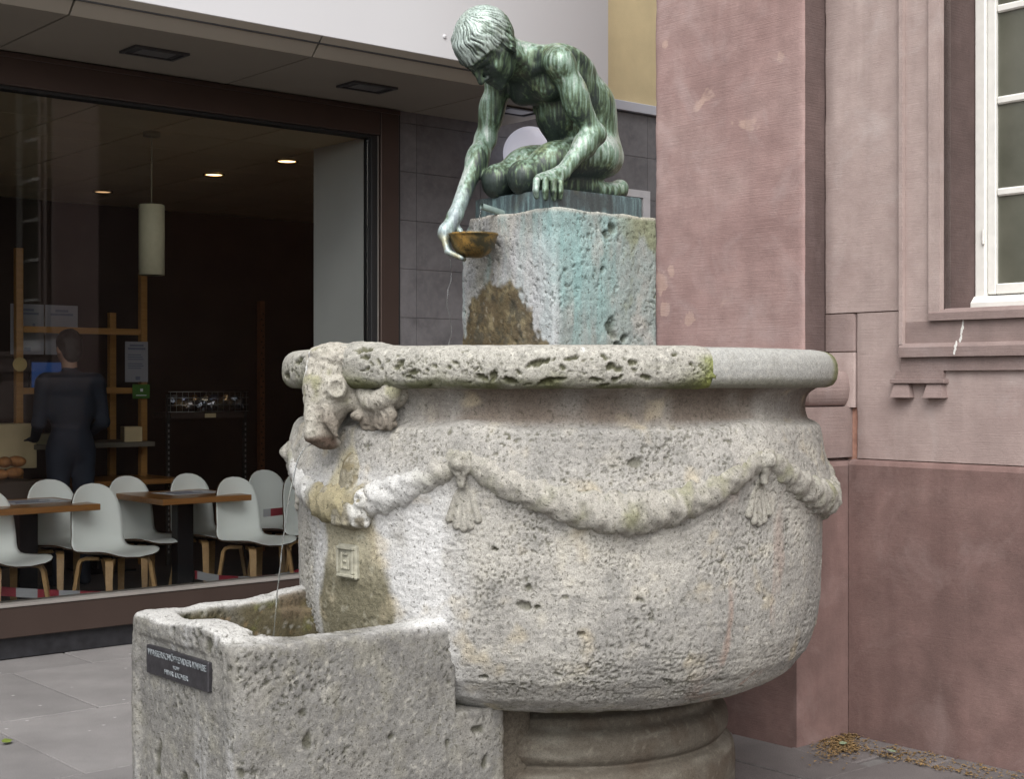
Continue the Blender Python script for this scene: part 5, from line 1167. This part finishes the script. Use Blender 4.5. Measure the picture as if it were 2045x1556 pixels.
# basket of bread at the left edge
M_BREAD = plain('crusty_bread', (.30, .13, .04), .7, var=.35, sc=25)
for i, (t_, q_, z_) in enumerate(((1.02, 2.7, .84), (1.13, 2.68, .85), (1.05, 2.66, .93), (1.16, 2.72, .93))):
    bm = bmesh.new(); bmesh.ops.create_uvsphere(bm, u_segments=16, v_segments=10, radius=.06, matrix=Matrix.Diagonal((1.25, .85, .7, 1)))
    o = bm_obj('bread_roll', bm, M_BREAD, None, True); o.location = SW(t_, q_, z_); o.rotation_euler = (0, 0, i); tag(o, ('brown bread roll low in the heap on the counter, further left', 'brown bread roll low in the heap on the counter, further right', 'brown bread roll on top of the heap on the counter, left one', 'brown bread roll on top of the heap on the counter, right one')[i], 'bread', 'bread rolls on the counter')
sbox('counter', .7, 2.55, .02, .58, .4, .77, plain('dark_counter', (.05, .035, .025), .6), 'dark counter carrying bread rolls at the left edge', 'counter')
# red and white barrier tape strung between the chairs
n = NT('barrier_tape'); w_ = n.n('TexWave', wave_type='BANDS'); w_.inputs['Scale'].default_value = 1.4; n.l(n.co((1, 1, .4)), w_.inputs['Vector']); n.base(n.ramp(w_.outputs['Fac'], [(.48, (.34, .35, .37)), (.52, (.26, .02, .035))])); n.set(roughness=.4); M_TAPE = n.m
def tape(pts, lb):
    bm = bmesh.new(); up = []
    for p in pts: up.append((bm.verts.new(p), bm.verts.new(Vector(p)+Vector((0, 0, .055)))))
    for i in range(len(up)-1): bm.faces.new((up[i][0], up[i+1][0], up[i+1][1], up[i][1]))
    o = bm_obj('barrier_tape', bm, M_TAPE); s_ = o.modifiers.new('s', 'SOLIDIFY'); s_.thickness = .002; tag(o, lb, 'tape', 'red and white barrier tape')
tape([SW(-.3+.14*i, .95-.045*i+.01*math.sin(i), .30-.016*i+.004*(i-6)**2*.3) for i in range(13)], 'red and white tape hanging low under the left wooden table')
tape([SW(1.6+.12*i, .8+.05*math.sin(i*.7), .14+.005*(i-4)**2) for i in range(9)], 'red and white tape lying low below the table with black post')
tape([SW(2.40+.07*i, 1.28-.03*i, .545+.006*i) for i in range(7)], 'red and white tape across the chair nearest the column')
# person behind the shelf, seen from behind in dark blue
def person():
    e = empty('person', SW(1.42, 2.35, .02), A40, 'person in dark navy work clothes standing at the shelves, seen from behind', 'person')
    h = .013; B_ = Vol((-.42, -.35, -.02), (.42, .55, 1.92), h); q_ = lambda x, y, z: np.array((x, y, z), np.float32)
    B_.ell(q_(0, 0, 1.05), (.17, .12, .16), None, .06); B_.ell(q_(0, .0, 1.32), (.19, .125, .20), None, .06); B_.cap(q_(-.17, 0, 1.50), q_(.17, 0, 1.50), .07, .07, .06); B_.cap(q_(0, .01, 1.5), q_(0, .03, 1.64), .058, .055, .04)
    for sg in (1, -1):
        B_.cap(q_(.09*sg, 0, .98), q_(.10*sg, .0, .52), .095, .065, .04); B_.cap(q_(.10*sg, 0, .52), q_(.10*sg, -.01, .09), .062, .042, .03); B_.cap(q_(.10*sg, -.02, .05), q_(.11*sg, .15, .04), .045, .035, .02)
        B_.cap(q_(.205*sg, 0, 1.49), q_(.245*sg, -.01, 1.20), .062, .048, .04); B_.cap(q_(.245*sg, -.01, 1.20), q_(.19*sg, .20, 1.08), .046, .034, .03)
        hx = q_(.19*sg, .22, 1.075); B_.ell(hx+q_(0, .03, 0), (.035, .045, .022), None, .02)
        for k in range(4): B_.cap(hx+q_(-.027+.018*k, .06, 0), hx+q_(-.03+.02*k, .115-.006*abs(k-1.5), -.012), .0105, .009, .006)
        B_.cap(hx+q_(-.035*sg, .02, 0), hx+q_(-.06*sg, .06, .0), .012, .01, .008)
    V, F = B_.mesh(); V = relax(V, F, 2); mesh_obj('body', V, F, plain('navy_work_clothes', (.011, .016, .028), .85, var=.15, sc=12), e, True)
    Hd = Vol((-.16, -.14, 1.55), (.16, .24, 1.92), .008); Hd.ell(q_(0, .04, 1.76), (.078, .098, .105), None, .02); Hd.ell(q_(0, .075, 1.70), (.06, .07, .075), None, .03); Hd.cap(q_(0, .02, 1.56), q_(0, .03, 1.66), .056, .056, .02); Hd.cap(q_(0, .135, 1.74), q_(0, .155, 1.71), .012, .016, .01)
    for sg in (1, -1): Hd.ell(q_(.078*sg, .04, 1.735), (.012, .022, .033), None, .008)
    V, F = Hd.mesh(); V = relax(V, F, 1); mesh_obj('head', V, F, plain('skin', (.34, .2, .14), .6), e, True)
    Ha = Vol((-.16, -.14, 1.58), (.16, .24, 1.94), .008); Ha.ell(q_(0, .025, 1.785), (.092, .105, .105), None, .02); Ha.ell(q_(0, -.03, 1.72), (.075, .055, .08), None, .02)
    V, F = Ha.mesh(); V = relax(V, F, 1); V = V+vnormals(V, F)*(.006*fbm(V, 30, 3, 5))[:, None]; mesh_obj('hair', V, F, plain('dark_hair', (.018, .014, .012), .7), e, True)
person()
# ------------------------------------------------------------------ ground
def pave(name, c1, c2, sp):
    n = NT(name); co = n.co(); f = n.noise(2.2, 5, .6, co); g_ = n.noise(260, 3, .6, co); oi = n.n('ObjectInfo')
    c = n.ramp(f, [(.3, c1), (.7, c2)]); c = n.mix(1.0, c, n.ramp(g_, [(.35, .72), (.65, 1.28)]), 'MULTIPLY'); c = n.mix(1.0, c, n.ramp(oi.outputs['Random'], [(0, .9), (1, 1.08)]), 'MULTIPLY')
    v = n.n('TexVoronoi'); v.inputs['Scale'].default_value = 7; n.l(co, v.inputs['Vector']); c = n.mix(n.ramp(v.outputs['Distance'], [(.04, .8), (.07, 0.0)]), c, sp)
    n.base(c); n.set(roughness=.88); n.bump(g_, .4, .003); return n.m
M_SLAB = pave('concrete_slab', (.145, .138, .136), (.215, .205, .202), (.42, .41, .40)); M_SLABD = pave('old_stone_slab', (.085, .075, .074), (.135, .12, .118), (.2, .19, .18))
M_EARTH = plain('sandy_joint', (.10, .085, .07), .95, var=.3, sc=20)
gr = box('ground', (-60, -60, -.3), (60, 60, -.012), M_EARTH, None); tag(gr, 'paved ground in front of the buildings', None, None, 'structure')
rnd = random.Random(9)
gfr = bpy.data.objects.new('pavement', None); link(gfr); gfr.location = P0; gfr.rotation_euler = (0, 0, A40); tag(gfr, 'grey paving slabs between the shop and the fountain', None, None, 'structure')
def slab(x0, x1, y0, y1, m_): o = box('paving_slab', (x0+.004, y0+.004, -.05), (x1-.004, y1-.004, 0), m_, gfr, .004); o.location.z = rnd.uniform(-.003, .0); return o
x = -5.0
for i in range(9): slab(-4.65+i*1.0, -3.65+i*1.0, -.402, -.014, M_SLAB)
for r_ in range(6):
    y1 = -.402-r_*1.046; off = (-.09 if r_ % 2 == 0 else .42)
    for i in range(-5, 6): slab(off+i*1.04, off+(i+1)*1.04, y1-1.046, y1, M_SLAB)
# worn stone strip along the sandstone wall
wfr = bpy.data.objects.new('pavement', None); link(wfr); wfr.location = K0; wfr.rotation_euler = (0, 0, FR); tag(wfr, 'dark worn stone slabs along the sandstone wall', None, None, 'structure')
def wslab(x0, x1, y0, y1, z): o = box('paving_slab', (x0+.004, y0+.004, -.04), (x1-.004, y1-.004, z), M_SLABD, wfr, .006); return o
xx = -.02
for L_ in (.55, .8, .7, .9): wslab(xx, xx+L_, -.205, -.026, .014); xx += L_
wslab(-.02, .30, -.40, -.206, .010)
xx = -1.5
for i, L_ in enumerate((.62, .55, .7, .45, .6, .7)): wslab(xx, xx+L_, -.70 if i < 3 else -.64, -.372 if i < 2 else (-.374 if xx < -.1 else -.207), .008+.004*(i % 2)); xx += L_
xx = -1.3
for i, L_ in enumerate((.5, .62, .48, .7, .6)): wslab(xx, xx+L_, -1.15, -.705, .006+.003*(i % 2)); xx += L_
# leaf litter in the corner
M_LIT = plain('dry_leaf_litter', (.19, .12, .05), .9, var=.5, sc=60)
V, Ff = [], []
def lit(cx, cy, sx, sy, n_, rot=0):
    for _ in range(n_):
        a = rnd.gauss(0, 1); b = rnd.gauss(0, 1); x_ = cx+a*sx*math.cos(rot)-b*sy*math.sin(rot); y_ = cy+a*sx*math.sin(rot)+b*sy*math.cos(rot)
        if y_ > -.034 or (x_ < .012 and y_ > -.38): continue
        s_ = rnd.uniform(.003, .012); th = rnd.random()*6.28; t2 = rnd.uniform(-.5, .5); c_, d_ = math.cos(th)*s_, math.sin(th)*s_; z_ = .016+rnd.random()*.006; k = len(V)
        V.extend([(x_-c_, y_-d_, z_), (x_+d_*.5, y_-c_*.5, z_+.003+t2*.004), (x_+c_, y_+d_, z_+t2*.006), (x_-d_*.5, y_+c_*.5, z_+.003)]); Ff.append((k, k+1, k+2, k+3))
lit(.04, -.10, .03, .05, 260); lit(.10, -.22, .05, .06, 420, .5); lit(.16, -.30, .04, .10, 320, .3); lit(.33, -.12, .10, .04, 120); lit(.5, -.22, .2, .025, 260); lit(.75, -.1, .15, .04, 140)
o = mesh_obj('leaf_litter', V, Ff, M_LIT); o.location = K0; o.rotation_euler = (0, 0, FR); tag(o, 'brown dry leaf litter in the corner of the sandstone wall', 'litter', None, 'stuff')
def leaf(loc, size, m_, lb, rz, tilt=.15):
    pts = []; n_ = 9; V_ = [(-1.25, 0, .02)]
    L_ = [(-1, 0), (-.75, .42), (-.5, .38), (-.3, .66), (0, .52), (.3, .6), (.5, .34), (.75, .32), (1, 0), (.75, -.32), (.5, -.34), (.3, -.6), (0, -.52), (-.3, -.66), (-.5, -.38), (-.75, -.42)]
    bm = bmesh.new(); c_ = [bm.verts.new((x_*size, 0, .12*size*math.sin(x_*2))) for x_ in (-1, -.5, 0, .5, 1)]; vs = [bm.verts.new((x_*size, y_*size, abs(y_)*size*.22+.1*size*math.sin(x_*3))) for x_, y_ in L_]
    f = bm.faces.new(vs); bmesh.ops.delete(bm, geom=c_, context='VERTS'); bmesh.ops.triangulate(bm, faces=[f]); o = bm_obj('leaf', bm, m_); o.location = loc; o.rotation_euler = (tilt, .1, rz); s_ = o.modifiers.new('s', 'SOLIDIFY'); s_.thickness = .0006
    tag(o, lb, 'leaf')
KW = Matrix.Rotation(FR, 3, 'Z'); M_LF1 = plain('pale_green_leaf', (.20, .25, .16), .6); M_LF2 = plain('fresh_green_leaf', (.13, .17, .03), .55)
leaf(K0+KW@Vector((.13, -.23, .030)), .022, M_LF1, 'small pale green leaf lying on the litter, nearer the wall corner', .6)
leaf(K0+KW@Vector((.33, -.19, .030)), .030, M_LF1, 'larger pale green leaf on the litter, further right along the wall', 2.2)
leaf(Vector((-2.105, 6.03, .012)), .032, M_LF2, 'fresh green leaf on the grey paving at the left picture edge', 1.4)
